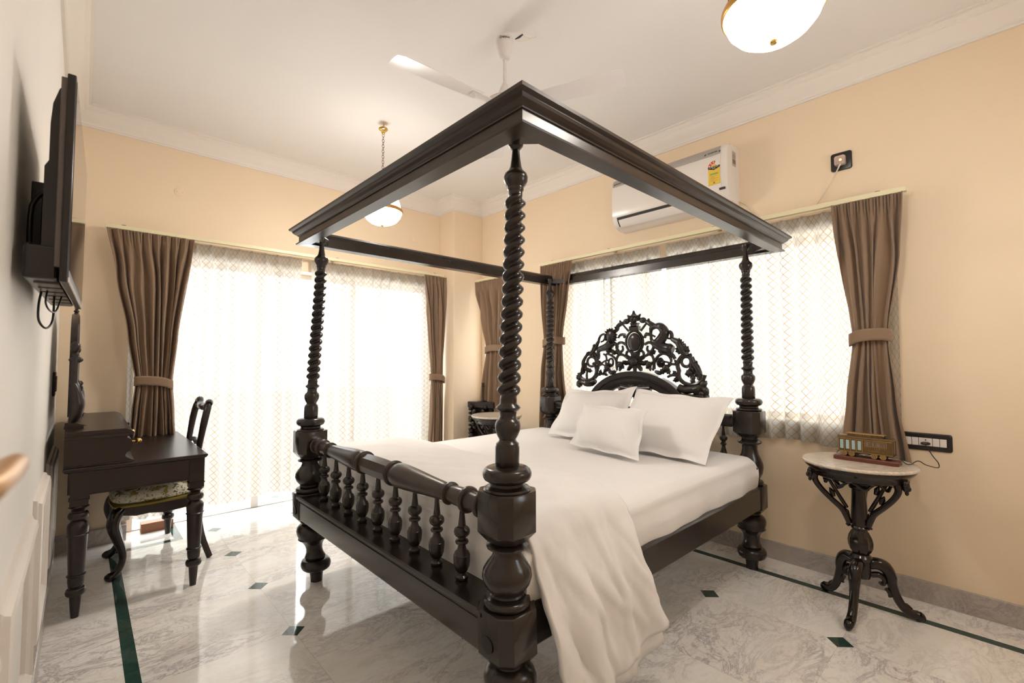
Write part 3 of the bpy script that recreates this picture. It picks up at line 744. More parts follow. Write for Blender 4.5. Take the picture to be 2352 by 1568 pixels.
# medallion scrolls
for sgn, cx_ in ((-1, 1015), (1, 1015)):
    f = lambda pts: [(cx_+sgn*a, b) for a, b in pts]
    stroke(f([(150, 470), (200, 465), (240, 480), (262, 520)]), [16, 17, 16, 12]); bud(cx_+sgn*160, 500, 24)
    stroke(f([(150, 620), (210, 590), (255, 600), (290, 650), (270, 710), (230, 740), (190, 700), (200, 640)]), [18, 18, 18, 18, 20, 20, 16, 12])
    ringc(cx_+sgn*88, 775, 48, 54, 17)
    stroke(f([(120, 830), (200, 780), (260, 790), (290, 860), (290, 960), (280, 1030)]), [14, 17, 17, 16, 15, 13]); bud(cx_+sgn*225, 760, 30); leaf(cx_+sgn*225, 770, cx_+sgn*330, 720, 34)
    y_, z_ = hw(cx_+sgn*225, 930); bud(cx_+sgn*225, 935, 46, -.01); leaf(cx_+sgn*225, 940, cx_+sgn*150, 870, 28); leaf(cx_+sgn*225, 940, cx_+sgn*170, 1000, 30); leaf(cx_+sgn*225, 940, cx_+sgn*290, 890, 24); leaf(cx_+sgn*225, 950, cx_+sgn*240, 1040, 26)
petals(1012, 890, 50, 185, 9, 40, .2); bud(1012, 890, 62, -.012); ringc(1012, 885, 58, 58, 15); bud(1012, 885, 30, -.034)
# left vines
stroke([(730, 1010), (735, 920), (700, 840), (640, 790), (580, 770), (540, 790)], [14, 15, 16, 16, 14, 10]); ringc(637, 900, 36, 58, 13)
bud(585, 980, 46, -.01); leaf(585, 980, 520, 1060, 34); leaf(585, 990, 640, 1080, 34); leaf(590, 970, 660, 930, 28); leaf(570, 970, 560, 890, 26)
stroke([(425, 950), (480, 920), (540, 880), (590, 870)], [14, 13, 12, 10]); stroke([(440, 960), (500, 935), (550, 960)], [12, 11, 10]); stroke([(700, 1050), (660, 1060), (620, 1075)], [24, 26, 16]); leaf(720, 1040, 640, 1060, 26)
stroke([(570, 860), (560, 800), (520, 770)], [12, 12, 14]); leaf(660, 700, 560, 740, 34); leaf(700, 780, 640, 700, 32); stroke([(455, 880), (500, 930)], 11); leaf(460, 1110, 480, 1010, 30); stroke([(390, 1150), (440, 1090), (520, 1080), (580, 1100)], [14, 18, 16, 12]); leaf(480, 1070, 600, 1100, 22)
stroke([(430, 860), (450, 920), (440, 980)], 13)
# right vines
stroke([(1320, 1010), (1320, 900), (1370, 810), (1450, 765), (1530, 790), (1580, 860), (1570, 900)], [14, 16, 17, 17, 16, 15, 10]); ringc(1410, 905, 44, 62, 14); leaf(1400, 960, 1490, 900, 30); leaf(1380, 950, 1420, 840, 26)
bud(1505, 990, 50, -.01); leaf(1505, 990, 1400, 1080, 40); leaf(1505, 1000, 1560, 1090, 36); leaf(1500, 980, 1570, 930, 26); stroke([(1330, 1040), (1370, 1060), (1420, 1070)], [16, 26, 24])
stroke([(1530, 960), (1600, 930), (1690, 950)], [13, 15, 14]); stroke([(1440, 880), (1520, 900), (1600, 930)], 12); stroke([(1640, 860), (1650, 910), (1690, 950)], 13); stroke([(1590, 790), (1570, 850), (1590, 900)], 12)
leaf(1660, 1110, 1610, 1030, 30); leaf(1700, 1150, 1640, 1060, 34); stroke([(1520, 1130), (1600, 1100), (1690, 1120), (1740, 1200)], [12, 16, 20, 22]); leaf(1720, 1160, 1600, 1190, 30)
# right outer garland and lower C-scroll
ringc(1900, 1080, 205, 175, 24, .1, 3.5); stroke([(1700, 1030), (1680, 950), (1700, 870), (1760, 800), (1830, 780)], [26, 24, 22, 24, 26])
ringc(1815, 890, 74, 78, 18); stroke([(1870, 800), (1895, 880), (1900, 960), (1860, 1030), (1870, 1060)], [26, 22, 18, 16, 12]); leaf(1850, 780, 1910, 800, 26)
stroke([(1900, 820), (1930, 900), (1980, 980), (2020, 1060), (2035, 1140), (2060, 1200)], [26, 30, 34, 32, 24, 20])
leaf(1930, 930, 1990, 880, 40, 3); leaf(1950, 980, 2030, 960, 42, 3); leaf(1930, 1060, 1790, 1090, 46, 3); leaf(1940, 1050, 2050, 1110, 50, 3); leaf(1920, 1080, 1910, 1260, 34, 3); leaf(2000, 1080, 2020, 1200, 30); leaf(1940, 1060, 1900, 960, 34)
bud(2090, 1240, 46); leaf(2080, 1260, 2140, 1190, 30)
# shoulders
for pts in (((1700, 1290), (1800, 1330), (1920, 1320), (2040, 1300), (2110, 1350), (2110, 1440)), ((140, 1270), (150, 1220), (200, 1200), (260, 1230), (340, 1220), (395, 1190))):
    stroke(list(pts), [40, 46, 44, 44, 46, 30])
leaf(1960, 1400, 2080, 1300, 36, 3, -.03); bud(2080, 1390, 34, -.03); bud(2085, 1440, 30, -.03); bud(160, 1260, 34, -.02); leaf(240, 1260, 380, 1210, 30, 3, -.02)
o = hc.build('headboard_carving', 'wood', bed, smooth=45); W(o)
def plate(pts, x0, x1, name, bevel=.003, m='wood'):
    P = [hw(u, v) for u, v in pts]; o = MB().prism(P, x0, x1, 'x').build(name, m, bed, bevel=bevel); return W(o)
# moulded arch: swept half ellipse band
ac_y, ac_z = 1.965, .88
def arch_band(a0, b0, prof, name):
    R = []; n = 64
    for k in range(n+1):
        t = lerp(-.12, PI+.12, k/n)
        R.append([(XH+dx, ac_y+(a0+dr)*math.cos(t), ac_z+(b0+dr)*math.sin(t)) for dx, dr in prof])
    return R
ap = [(.030, 0), (-.028, 0), (-.034, -.006), (-.034, -.040), (-.028, -.046), (-.020, -.048), (-.020, -.056), (-.026, -.060), (-.022, -.085), (-.012, -.108), (.020, -.112), (.030, -.105)]
o = MB().rings(arch_band(.462, .348, ap, '')).build('headboard_arch', 'wood', bed, smooth=30); W(o)
for sh in (MB().box(XH-.03, XH+.03, 2.36, 2.545, .90, 1.052), MB().box(XH-.03, XH+.03, 1.395, 1.58, .90, 1.075)):
    o = sh.build('headboard_shoulder', 'wood', bed, bevel=.008); W(o)
# domed medallion with beaded ring
my, mz = hw(1015, 585); md = MB()
md.ball((XH-.012, my, mz), (.026, 112*US*1.02, 150*US*.96), 24)
o = md.build('medallion', 'wood', bed, smooth=60); W(o)
mr = MB()
for a_, b_, r_ in ((132, 176, 22), (118, 160, 7)):
    P = [hw(1015+a_*math.cos(2*PI*k/40), 585+b_*math.sin(2*PI*k/40)) for k in range(41)]; mr.tube([(XH-.008-(.012 if r_ < 10 else 0), *p) for p in P], r_*US, 8)
for k in range(44):
    p = hw(1015+122*math.cos(2*PI*k/44), 585+165*math.sin(2*PI*k/44)); mr.ball((XH-.022, *p), .0032, 6)
for (uu, vv, ww, hh) in ((1010, 370, 82, 36), (1010, 325, 52, 26), (1010, 295, 66, 12)):
    y_, z_ = hw(uu, vv); mr.cbox((XH, y_, z_), (.04, ww*2*US, hh*2*US))
o = mr.build('medallion_frame', 'wood', bed, smooth=40); W(o)
# pendant carving in the middle of the arch opening
hc = MB()
for a in range(11):
    t = PI*(.04+.092*a); leaf(1010, 1270, 1010+240*math.cos(t), 1270+210*math.sin(t), 48, 3, -.01)
leaf(850, 1300, 780, 1440, 60, 3, -.02); leaf(1000, 1300, 960, 1420, 70, 3, -.02); leaf(1150, 1290, 1260, 1370, 60, 3)
bud(1000, 1300, 60, -.02)
stroke([(800, 1280), (900, 1300), (1010, 1300), (1150, 1300), (1260, 1300)], 40)
hc.tube([(XH, *hw(592, 1340)), (XH, *hw(592, 1560))], [.004, .009], 10); hc.tube([(XH, *hw(1440, 1380)), (XH, *hw(1440, 1560))], [.004, .009], 10)
o = hc.build('headboard_pendant', 'wood', bed, smooth=45); W(o)

# ------------------------------------------------------------------ bedding
def fbm(x, y, s=1.0, seed=0):
    return (math.sin(x*3.1*s+seed)*math.cos(y*2.7*s-seed*1.3)+.5*math.sin(x*7.3*s+y*5.1*s+seed*2)+.3*math.sin(y*13*s-x*9*s+seed)+.2*math.sin(x*21*s+seed*3)*math.sin(y*17*s))
def mattress():
    x0, x1, y0, y1, z0, z1 = 1.075, 3.085, 1.080, 2.915, .495, .715
    b = MB(); nx, ny = 90, 80; r = .055
    def fn(i, j):
        # map unit square to a cushion wrapping over the sides
        def edge(t, a, c):
            L = (c-a)+2*(z1-z0); d = t*L
            if d < z1-z0: return a, z0+d, -1
            if d > L-(z1-z0): return c, z0+(L-d), 1
            return a+d-(z1-z0), z1, 0
        X, zx, sx = edge(i, x0, x1); Y, zy, sy = edge(j, y0, y1)
        z = min(zx, zy)
        # rounding
        def rnd(q, a, c):
            return min(q-a, c-q)
        ex = rnd(X, x0, x1); ey = rnd(Y, y0, y1)
        top = z1-(max(0, r-ex)**2/(2*r))*1.1-(max(0, r-ey)**2/(2*r))*1.1
        z = min(z, top)
        bx = max(0, (z1-z-.03))*.0
        if sx or sy: pass
        dn = .004*fbm(X*2, Y*2, 1, 3)
        if z > z1-.08: z += .35*dn
        else:
            wv = .006*math.sin(X*9+2)+.004*math.sin(X*23)
            Y += (-1 if sy < 0 else 1 if sy > 0 else 0)*(wv+.012*math.sin((z-z0)/(z1-z0)*PI))
            X += (-1 if sx < 0 else 1 if sx > 0 else 0)*(.008*math.sin((z-z0)/(z1-z0)*PI))
            if sy < 0 and not sx: z += .008*math.sin(X*3.2+.5)*(1-(z-z0)/(z1-z0))
        return (X, Y, z)
    b.grid(nx, ny, fn)
    o = b.build('mattress', 'sheet', smooth=80)
    return tag(o, 'thick mattress under a smooth white fitted sheet on the four-poster bed', 'mattress')
mattress()
CREASE = [(.98, .02, .55, .34, .03, .014), (.95, .0, .80, .45, .035, -.012), (.75, .05, .30, .40, .022, .010), (.45, .05, .20, .50, .03, .014), (.30, .02, .08, .30, .02, -.008), (.62, .22, .50, .52, .025, .012), (.88, .25, .70, .55, .02, .009), (.18, .20, .02, .45, .02, .008)]
def duvet():
    b = MB(); nu, nv = 150, 70
    yA, yE = 2.90, 1.105           # far edge, near edge of the mattress
    zt = .748
    Ltop = yA-yE-.06; arc = .12; Ldrop = .455
    TL = Ltop+arc+Ldrop
    def fn(i, j):
        s = i*TL
        xh = keyed([(0, 1.74), (-.5, 1.73), (-1.1, 1.80), (-1.5, 1.74), (-1.8, 1.64), (-2.0, 1.62), (-2.15, 1.67), (-2.4, 1.77)], -s)[0]
        xf = keyed([(0, 1.090), (-1.74, 1.090), (-1.86, 1.10), (-2.0, 1.10), (-2.15, 1.12), (-2.28, 1.16), (-2.4, 1.22)], -s)[0]
        fo = 0.0
        drop_f = .13*(1-sstep(Ltop-.25, Ltop-.02, s))         # overhang over the foot end
        wdt = xh-xf; L2 = wdt+drop_f
        q = j*L2
        if q <= wdt: X = xh-q; dz = 0; fx = q
        else: X = xf-.014*math.sin(min(1, (q-wdt)/.05)*PI/2)+.012; dz = -(q-wdt); fx = q
        rr = .035
        ed = max(0, rr-(X-xf)) if drop_f > .02 else 0
        soft = -(ed**2)/(2*rr)
        if s <= Ltop:
            Y = yA-s; z = zt
        elif s <= Ltop+arc:
            a = (s-Ltop)/arc*PI/2; R_ = arc*2/PI
            Y = yA-Ltop-R_*math.sin(a); z = zt-R_*(1-math.cos(a))
        else:
            d = s-Ltop-arc; R_ = arc*2/PI
            Y = yA-Ltop-R_-.075*math.sin(min(1, d/.25)*PI/2)-.04*d; z = zt-R_-d
        hang = sstep(Ltop, Ltop+.2, s)
        # loft and wrinkles
        top = 1-hang
        wr = .007*fbm(X*2.2, s*1.6, 1.2, 1)+.004*math.sin(X*22+s*5)*math.exp(-((s-1.0)/.5)**2)
        loft = .012*math.sin(PI*min(1, j*1.05))
        z += top*(wr+loft+.035*math.exp(-((s-.22)/.22)**2)*math.sin(PI*min(1, j*1.1))) + dz+soft
        t = (j-.5)
        fold = .018*(1+math.sin(j*9.0+.8))*hang+.010*math.sin(j*21+1.5+s*2)*hang+.006*fbm(j*3, s*3, 1.5, 5)*hang
        Y -= fold
        z += hang*(.03*math.sin(j*7+1)*sstep(Ltop+.2, TL, s)-.07*j+.02)
        for (ja, sa, jb, sb, wd, am_) in CREASE:
            dj, ds = jb-ja, sb-sa; ll = dj*dj+ds*ds; tt = ((j-ja)*dj+(s-Ltop-sa)*ds)/ll; tc = min(1, max(0, tt))
            dd = math.hypot(j-ja-tc*dj, s-Ltop-sa-tc*ds)
            Y -= hang*am_*math.exp(-(dd/wd)**2)
        Y -= hang*.012*math.exp(-((j-.28-.1*(s-Ltop))/.03)**2)
        if dz < 0: X -= .004*math.sin(Y*14)
        return (X, Y, z)
    b.grid(nu, nv, fn)
    o = b.build('duvet', 'sheet', smooth=80, solid=.022)
    # lower hem layer peeping out below
    h = MB()
    def fh(i, j):
        x, y, z = fn(.90+i*.10, .03+j*.92); k = i
        return (x+.004+.02*i, y+.024+.004*math.sin(j*15), z-.012-.075*i*(.6+.5*math.sin(j*5+.5)))
    h.grid(12, 50, fh); hh = h.build('hem', 'sheet', o, smooth=80, solid=.008)
    return tag(o, 'crumpled white duvet folded across the foot of the bed, hanging over the near side', 'duvet')
duvet()
def pillow(label, BL, BR, TR, TL_, thick, flange, seed, sag=.02, pts=None):
    BL, BR, TR, TL_ = map(Vector, (BL, BR, TR, TL_))
    n = ((BR-BL).cross(TL_-BL)).normalized(); n = n if n.x < 0 else -n
    b = MB(); N = 40
    def side(sg):
        def fn(i, j):
            u = 2*i-1; v = 2*j-1
            # edges pull in between the corners
            su = u*(1-.05*(1-v*v)); sv = v*(1-sag*3*(1-u*u)*(1 if v > 0 else .35))
            p = BL*((1-su)*(1-sv)/4)+BR*((1+su)*(1-sv)/4)+TR*((1+su)*(1+sv)/4)+TL_*((1-su)*(1+sv)/4)
            fu = min(1, (1-abs(u))/(1-flange[0]) if abs(u) > flange[0] else 1); iu = min(1, abs(u)/flange[0]); iv = min(1, abs(v)/flange[1])
            h = (max(0, 1-iu**2.6)*max(0, 1-iv**2.4))**.55
            wr = .006*math.sin(u*3.1+seed*2)*math.cos(v*2.6-seed)*(.3+h)+.003*math.sin(u*9+v*5+seed)*(1-h)+.007*math.sin((u*1.2+v)*7+seed)*math.exp(-((abs(u)-.75)/.2)**2)*h
            fl = .006*math.sin(u*8+v*6+seed)*(1-h)
            return tuple(p+n*(sg*(thick/2*h+.0015)+wr+fl))
        return fn
    b.grid(N, N, side(1)); b.grid(N, N, side(-1))
    # stitch the rims
    m = N+1; off = m*m
    def rim(k): return k
    border = [k for k in range(m)]+[m*r+m-1 for r in range(1, m)]+[m*(m-1)+c for c in range(m-2, -1, -1)]+[m*r for r in range(m-2, 0, -1)]
    for a, c in zip(border, border[1:]+border[:1]): b.f.append((a, c, c+off, a+off))
    o = b.build('pillow', 'pillow', smooth=80)
    return tag(o, label, 'pillow', 'white pillows at the head of the bed')
pillow('back white pillow leaning on the far half of the carved headboard', (2.68, 2.46, .735), (2.68, 1.86, .735), (2.99, 1.855, 1.115), (3.0, 2.53, 1.075), .17, (.86, .84), 1, .045)
pillow('large back white pillow leaning on the near half of the carved headboard', (2.61, 1.80, .735), (2.56, 1.165, .728), (2.98, 1.165, 1.075), (2.99, 1.865, 1.105), .19, (.88, .86), 2, .03)
pillow('small white pillow lying in front of the two back pillows', (2.42, 2.02, .745), (2.34, 1.45, .738), (2.56, 1.52, 1.005), (2.64, 2.10, 1.010), .15, (.90, .88), 3, .02)

# ------------------------------------------------------------------ round marble-topped tables
def sctube(b, c, ang, pts, rad, seg=8, flat=None, sm=4):
    ca, sa = math.cos(ang), math.sin(ang)
    b.tube([(c[0]+r*ca+t*-sa, c[1]+r*sa+t*ca, z) for r, t, z in [(p if len(p) == 3 else (p[0], 0, p[1])) for p in pts]], rad, seg, smooth=sm)
def round_table(cx_, cy_, label):
    t = thing('round_table', label, 'table', (cx_, cy_, 0), 0, 'pair of carved bedside tables')
    MB().lathe([(.762, .236), (.764, .246), (.770, .250), (.776, .249), (.780, .244), (.780, .001)], 64).build('table_top', 'marble_top', t, smooth=30)
    MB().lathe([(.700, .195), (.706, .206), (.716, .210), (.726, .213), (.738, .225), (.748, .235), (.756, .238), (.762, .236), (.762, .01)], 64).build('apron', 'wood_gloss', t, smooth=35)
    # fluted column with vase and base drum
    col = [(.30, .030), (.318, .042), (.34, .050), (.365, .052), (.39, .047), (.415, .036), (.428, .030), (.432, .038), (.440, .040), (.446, .036)]
    b = MB(); b.lathe(col, 32, rfun=lambda z, r, a: r+.0035*math.cos(8*a)*(1 if .31 < z < .42 else 0))
    b.lathe([(.446, .036), (.47, .040), (.60, .033), (.635, .032)], 40, rfun=lambda z, r, a: r-.003*abs(math.cos(6*a)))
    b.lathe([(.635, .034), (.640, .042), (.650, .044), (.655, .040), (.660, .046), (.668, .044), (.672, .034), (.680, .034), (.70, .05), (.715, .05)], 32)
    b.lathe([(.185, .038), (.20, .042), (.27, .042), (.275, .048), (.29, .050), (.296, .046), (.305, .038)], 32)
    b.build('column', 'wood_gloss', t, smooth=40)
    for k, a in enumerate((math.radians(177), math.radians(-63), math.radians(55))):
        f = MB()
        sctube(f, (0, 0), a, [(.035, .255), (.07, .262), (.105, .245), (.125, .205), (.130, .165), (.145, .115), (.170, .065), (.205, .035), (.235, .030)], [.026, .030, .030, .026, .022, .020, .020, .022, .022], 10)
        sctube(f, (0, 0), a, [(.04, .20), (.075, .205), (.098, .185), (.092, .16), (.078, .168)], [.016, .016, .012, .010, .008], 8)
        sctube(f, (0, 0), a, [(.105, .14), (.118, .125), (.122, .108), (.112, .105)], [.010, .012, .010, .006], 8)
        sctube(f, (0, 0), a, [(.235, .030), (.246, .022), (.238, .012), (.225, .010)], [.022, .020, .014, .010], 10)
        sctube(f, (0, 0), a, [(.205, .055), (.188, .072), (.178, .075)], [.010, .010, .006], 8)
        sctube(f, (0, 0), a, [(.05, .285), (.09, .280), (.118, .262), (.136, .232)], [.006, .008, .009, .005], 8)
        f.build('leg', 'wood_gloss', t, smooth=50)
    # three upper scroll brackets with leaves
    for a in (math.radians(118), math.radians(242), math.radians(0)):
        f = MB()
        sctube(f, (0, 0), a, [(.046, .455), (.058, .49), (.078, .528), (.125, .575), (.170, .625), (.196, .670), (.190, .705), (.165, .722), (.138, .712)], [.013, .015, .015, .014, .014, .015, .015, .014, .010], 10)
        sctube(f, (0, 0), a, [(.055, .535), (.078, .575), (.108, .630), (.135, .680), (.155, .712)], [.009, .010, .009, .008, .007], 8)
        for (r_, z_, d_) in ((.100, .655, .022), (.125, .612, .020), (.062, .515, .018)):
            sctube(f, (0, 0), a, [(r_-.012, z_-.025), (r_-.004, z_), (r_+.006, z_+d_)], [.009, .013, .002], 8)
        for dx in (-1, 1):
            ca, sa = math.cos(a), math.sin(a)
            f.tube([(.046*ca, .046*sa, .448), (.056*ca-dx*.012*sa, .056*sa+dx*.012*ca, .445)], [.008, .005], 8)
        f.build('bracket', 'wood_gloss', t, smooth=50)
    # carved garlands under the rim and lion-head drops
    f = MB()
    for k in range(9):
        a = 2*PI*k/9; c_, s_ = math.cos(a), math.sin(a); ta, tb = -s_, c_
        R0 = .150
        f.tube([(R0*math.cos(a+d), R0*math.sin(a+d), z_) for d, z_ in ((-.33, .700), (-.22, .688), (-.10, .672), (0.02, .665), (.12, .678), (.22, .692), (.33, .700))], [.006, .009, .007, .010, .007, .009, .006], 8, smooth=3)
        f.tube([(R0*math.cos(a+d), R0*math.sin(a+d), z_) for d, z_ in ((-.2, .70), (-.08, .690), (0.0, .698), (.08, .690), (.2, .70))], .006, 8, smooth=3)
    for k in range(10):
        a = 2*PI*k/10; f.ball((.075*math.cos(a), .075*math.sin(a), .684), (.017, .017, .018), 10); f.ball((.088*math.cos(a), .088*math.sin(a), .684), (.008, .008, .008), 8)
    f.lathe([(.665, .044), (.672, .062), (.69, .078), (.70, .080)], 30)
    f.build('garland', 'wood_gloss', t, smooth=50)
    for k in range(3):
        a = math.radians((112, 250, 0)[k]); f = MB()
        f.ball((.212*math.cos(a), .212*math.sin(a), .700), (.018, .018, .030), 12); f.ball((.224*math.cos(a), .224*math.sin(a), .690), (.011, .011, .014), 10)
        for d in (-1, 1): f.ball((.214*math.cos(a+d*.07), .214*math.sin(a+d*.07), .718), (.009, .009, .010), 8)
        f.ball((.216*math.cos(a), .216*math.sin(a), .668), (.009, .009, .013), 8)
        f.build('carved_head', 'wood_gloss', t, smooth=50)
    return t
t1 = round_table(3.0, .55, 'round marble-topped carved table carrying the brass tram, right of the bed')
t2 = copy_tree(t1); t2.location = (2.99, 3.43, 0); t2['label'] = 'round marble-topped carved table on the far side of the bed, mostly hidden by the post'

# ------------------------------------------------------------------ corner stand and bare lamp behind the bed
cs = thing('corner_stand', 'dark carved corner stand by the small window behind the far table', 'stand', (3.245, 3.87, 0))
b = MB(); b.prism([(-.13, .16), (.14, .16), (.14, -.14), (-.02, -.10)], .0, .03, 'z'); b.prism([(-.12, .15), (.135, .15), (.135, -.13), (-.01, -.09)], .03, .80, 'z')
b.build('body', 'wood_gloss', cs, bevel=.006)
MB().prism([(-.145, .175), (.15, .175), (.15, -.16), (-.03, -.125)], .80, .865, 'z').build('top', 'wood_desk', cs, bevel=.008)
b = MB()
for k in range(17):
    z = .12+k*.043; t = k*1.9
    b.ball((-.125+.018*math.sin(t), .10+.03*math.cos(t), z), (.030, .032, .028), 9); b.ball((-.07+.015*math.cos(t), -.02+.02*math.sin(t), z), (.026, .03, .026), 9)
    b.ball((-.145, .13, z+.02), (.016, .018, .016), 8)
b.build('carving', 'wood_gloss', cs, smooth=50)
la = thing('table_lamp', 'bare lamp stem with bulb holder and no shade on the corner stand', 'lamp', (3.20, 3.90, .865))
MB().lathe([(0, .045), (.008, .045), (.014, .03), (.02, .007)], 20).build('base', 'wood_gloss', la, smooth=40)
MB().lathe([(.015, .0065), (.16, .0065)], 12).build('stem', 'wood_gloss', la, smooth=40)
MB().lathe([(.155, .008), (.160, .016), (.168, .017), (.17, .012), (.195, .012), (.197, .015), (.205, .015)], 16).build('bulb_holder', 'bronze', la, smooth=40)

# ------------------------------------------------------------------ brass tram on its wooden base
tr = thing('model_tram', 'brass model tram with milky blue panes on a red wooden base on the round table', 'model tram', (3.02, .515, .780), math.radians(-93.0))
# local x runs along the tram: left end (far) at -x ... right end (near) at +x; local -y faces the camera
hl = .138
o = MB().rings([[(x*s_, y*s2, z) for x, y in [(-hl, -.036), (-hl+.012, -.046), (hl-.012, -.046), (hl, -.034), (hl, .034), (hl-.012, .046), (-hl+.012, .046), (-hl, .036)]] for z, s_, s2 in ((0, 1, 1), (.016, 1, 1), (.020, .985, .96), (.022, .97, .93))]).build('base', 'train_wood', tr)
b = MB(); b.box(-.112, .110, -.030, .030, .046, .118)
o = b.build('car_body', 'brass_old', tr, bevel=.003)
b = MB(); b.box(-.119, .119, -.035, .035, .118, .123); b.prism([(-.033, .123), (-.026, .130), (.026, .130), (.033, .123)], -.117, .117, 'x'); b.build('roof', 'brass_old', tr, bevel=.002)
b = MB(); b.box(-.078, .070, -.016, .016, .128, .141); b.build('clerestory', 'brass_old', tr, bevel=.001)
MB().prism([(-.021, .141), (-.016, .1465), (.016, .1465), (.021, .141)], -.082, .080, 'x').build('clerestory_roof', 'brass_letter', tr)
b = MB(); b.lathe([(0, .006), (.008, .007), (.009, .004)], 12, T(.078, -.014, .137) @ ry(PI/2)); b.build('headlamp', 'black', tr, smooth=40)
for k in range(4):
    x = -.100+k*.0258; MB().box(x-.0075, x+.0075, -.0315, .0315, .060, .107).build('pane', 'pane_blue', tr)
b = MB()
for k in range(4): b.box(.004+k*.0225, .019+k*.0225, -.0308, .0308, .086, .105)
b.build('small_panes', 'pane_dark', tr)
b = MB()
for yy in (-.0325, .0325):
    for k in range(5): xx = .0015+k*.0225; b.box(xx-.0013, xx+.0013, yy-.0012, yy+.0012, .083, .108)
    b.box(0, .093, yy-.0012, yy+.0012, .082, .085); b.box(0, .093, yy-.0012, yy+.0012, .106, .109)
    for k in range(5): xx = -.113+k*.0258; b.box(xx-.0016, xx+.0016, yy-.0012, yy+.0012, .052, .112)
    b.box(-.114, .112, yy-.0012, yy+.0012, .046, .049); b.box(-.114, .112, yy-.0012, yy+.0012, .113, .117)
b.build('window_frames', 'brass_letter', tr)
for xx in (.1155, -.1155):
    b = MB()
    for yy in (-.030, .030): b.box(xx-.0015, xx+.0015, yy-.002, yy+.002, .048, .118)
    b.box(xx-.012, xx+.004, -.033, .033, .044, .047); b.build('end_platform', 'brass_old', tr)
for x in (-.092, -.058, .038, .074):
    for yy in (-.026, .026):
        wv = MB(); wv.lathe([(-.002, .0135), (.002, .0135)], 20, T(x, yy, .0355) @ rx(PI/2))
        wh = wv.build('wheel', 'brass_letter', tr, smooth=30)
        hv = MB()
        for q in range(5):
            a = 2*PI*q/5+.3; hv.ball((x+.0072*math.cos(a), yy+(.0018 if yy > 0 else -.0018), .0355+.0072*math.sin(a)), (.0022, .0012, .0022), 6)
        hv.ball((x, yy+(.002 if yy > 0 else -.002), .0355), (.0022, .002, .0022), 6)
        hv.build('wheel_hole', 'black', wh)
b = MB(); b.box(-.045, .030, -.02, .02, .040, .046); b.tube([(-.04, -.022, .044), (-.005, -.022, .030), (.028, -.022, .044)], .0013, 6); b.tube([(-.04, -.022, .028), (.03, -.022, .028)], .001, 6); b.cbox((-.035, -.02, .036), (.014, .006, .012))
b.tube([(-.115, -.02, .044), (-.124, -.02, .036), (-.128, -.02, .030)], .0018, 6)
b.box(-.105, .105, -.0125, -.0105, .0215, .0235); b.box(-.105, .105, .0105, .0125, .0215, .0235)
b.build('undercarriage', 'black', tr)
text('tram_name', 'CABLE CAR', .0125, 'brass_letter', tr, T(-.008, -.0163, .1345) @ rx(PI/2))
text('side_lettering', 'S E R V E', .012, 'brass_letter', tr, T(.062, -.0306, .075) @ rx(PI/2))
text('side_lettering', 'F I S H E R   24', .0105, 'brass_letter', tr, T(.048, -.0306, .061) @ rx(PI/2))

# ------------------------------------------------------------------ sockets and cables on the right wall
so = thing('socket_strip', 'long dark wall plate of white switches and sockets beside the drape', 'socket', (XR, .33, .865))
def rrect(a0, a1, z0, z1, r, n=6):
    P = []
    for cx_, cz_, s in ((a1-r, z1-r, 0), (a0+r, z1-r, 1), (a0+r, z0+r, 2), (a1-r, z0+r, 3)):
        for k in range(n+1): a = PI/2*(s+k/n); P.append((cx_+r*math.cos(a), cz_+r*math.sin(a)))
    return P
MB().rings([[(d, a, z) for a, z in rrect(-.122+i_, .122-i_, -.047+i_, .047-i_, .012)] for d, i_ in ((0, 0), (-.008, 0), (-.012, .006), (-.011, .014))]).build('plate', 'black', so, smooth=30)
for k in range(7):
    wd = .0245; y1 = .098-k*.0285
    if k == 4: continue
    MB().box(-.0145, -.006, y1-.0265 if k != 3 else y1-.055, y1, -.021, .021).build('switch' if k != 3 else 'socket_face', 'white_plastic', so, bevel=.001)
b = MB(); b.lathe([(0, .0035), (.001, .0035)], 12, T(-.0146, -.016, .011) @ ry(-PI/2)); b.build('socket_hole', 'ink', so)
pl = MB(); pl.lathe([(0, .020), (.008, .021), (.016, .016), (.024, .008), (.036, .005)], 18, T(XR-.015, .314, .858) @ ry(-PI/2) @ Matrix.Diagonal((.42, 1, 1, 1)))
po = pl.build('power_plug', 'black', None, smooth=50); tag(po, 'black flat plug in the long socket strip with a thin cord', 'plug')
cb = MB(); cb.tube([(XR-.05, .314, .857), (XR-.055, .306, .845), (XR-.05, .285, .80), (XR-.06, .262, .765), (XR-.10, .262, .748), (XR-.18, .30, .768), (3.16, .325, .792), (3.09, .345, .7835), (3.06, .36, .786), (3.04, .372, .80), (3.03, .381, .812)], .0024, 8, smooth=6)
cb.build('cord', 'black', po, smooth=60)
s2 = thing('small_socket', 'square dark socket plate high on the wall beside the air conditioner', 'socket', (XR, .655, 2.535))
MB().rings([[(d, a, z) for a, z in rrect(-.054+i_, .054-i_, -.056+i_, .056-i_, .014)] for d, i_ in ((0, 0), (-.007, 0), (-.009, .003))]).build('plate', 'black', s2, smooth=30)
cp = MB(); cp.rings([[(XR+d, .658+a, 2.535+z) for a, z in rrect(-.028*i_, .028*i_, -.028*i_, .028*i_, .011*i_)] for d, i_ in ((-.009, 1), (-.028, 1.05), (-.040, .96), (-.044, .8))])
cpo = cp.build('lit_plug', 'clear', smooth=30); tag(cpo, 'clear plastic plug glowing orange in the high square socket', 'plug')
MB().ball((XR-.030, .655, 2.538), (.004, .007, .007), 8).build('indicator', 'spark', cpo)
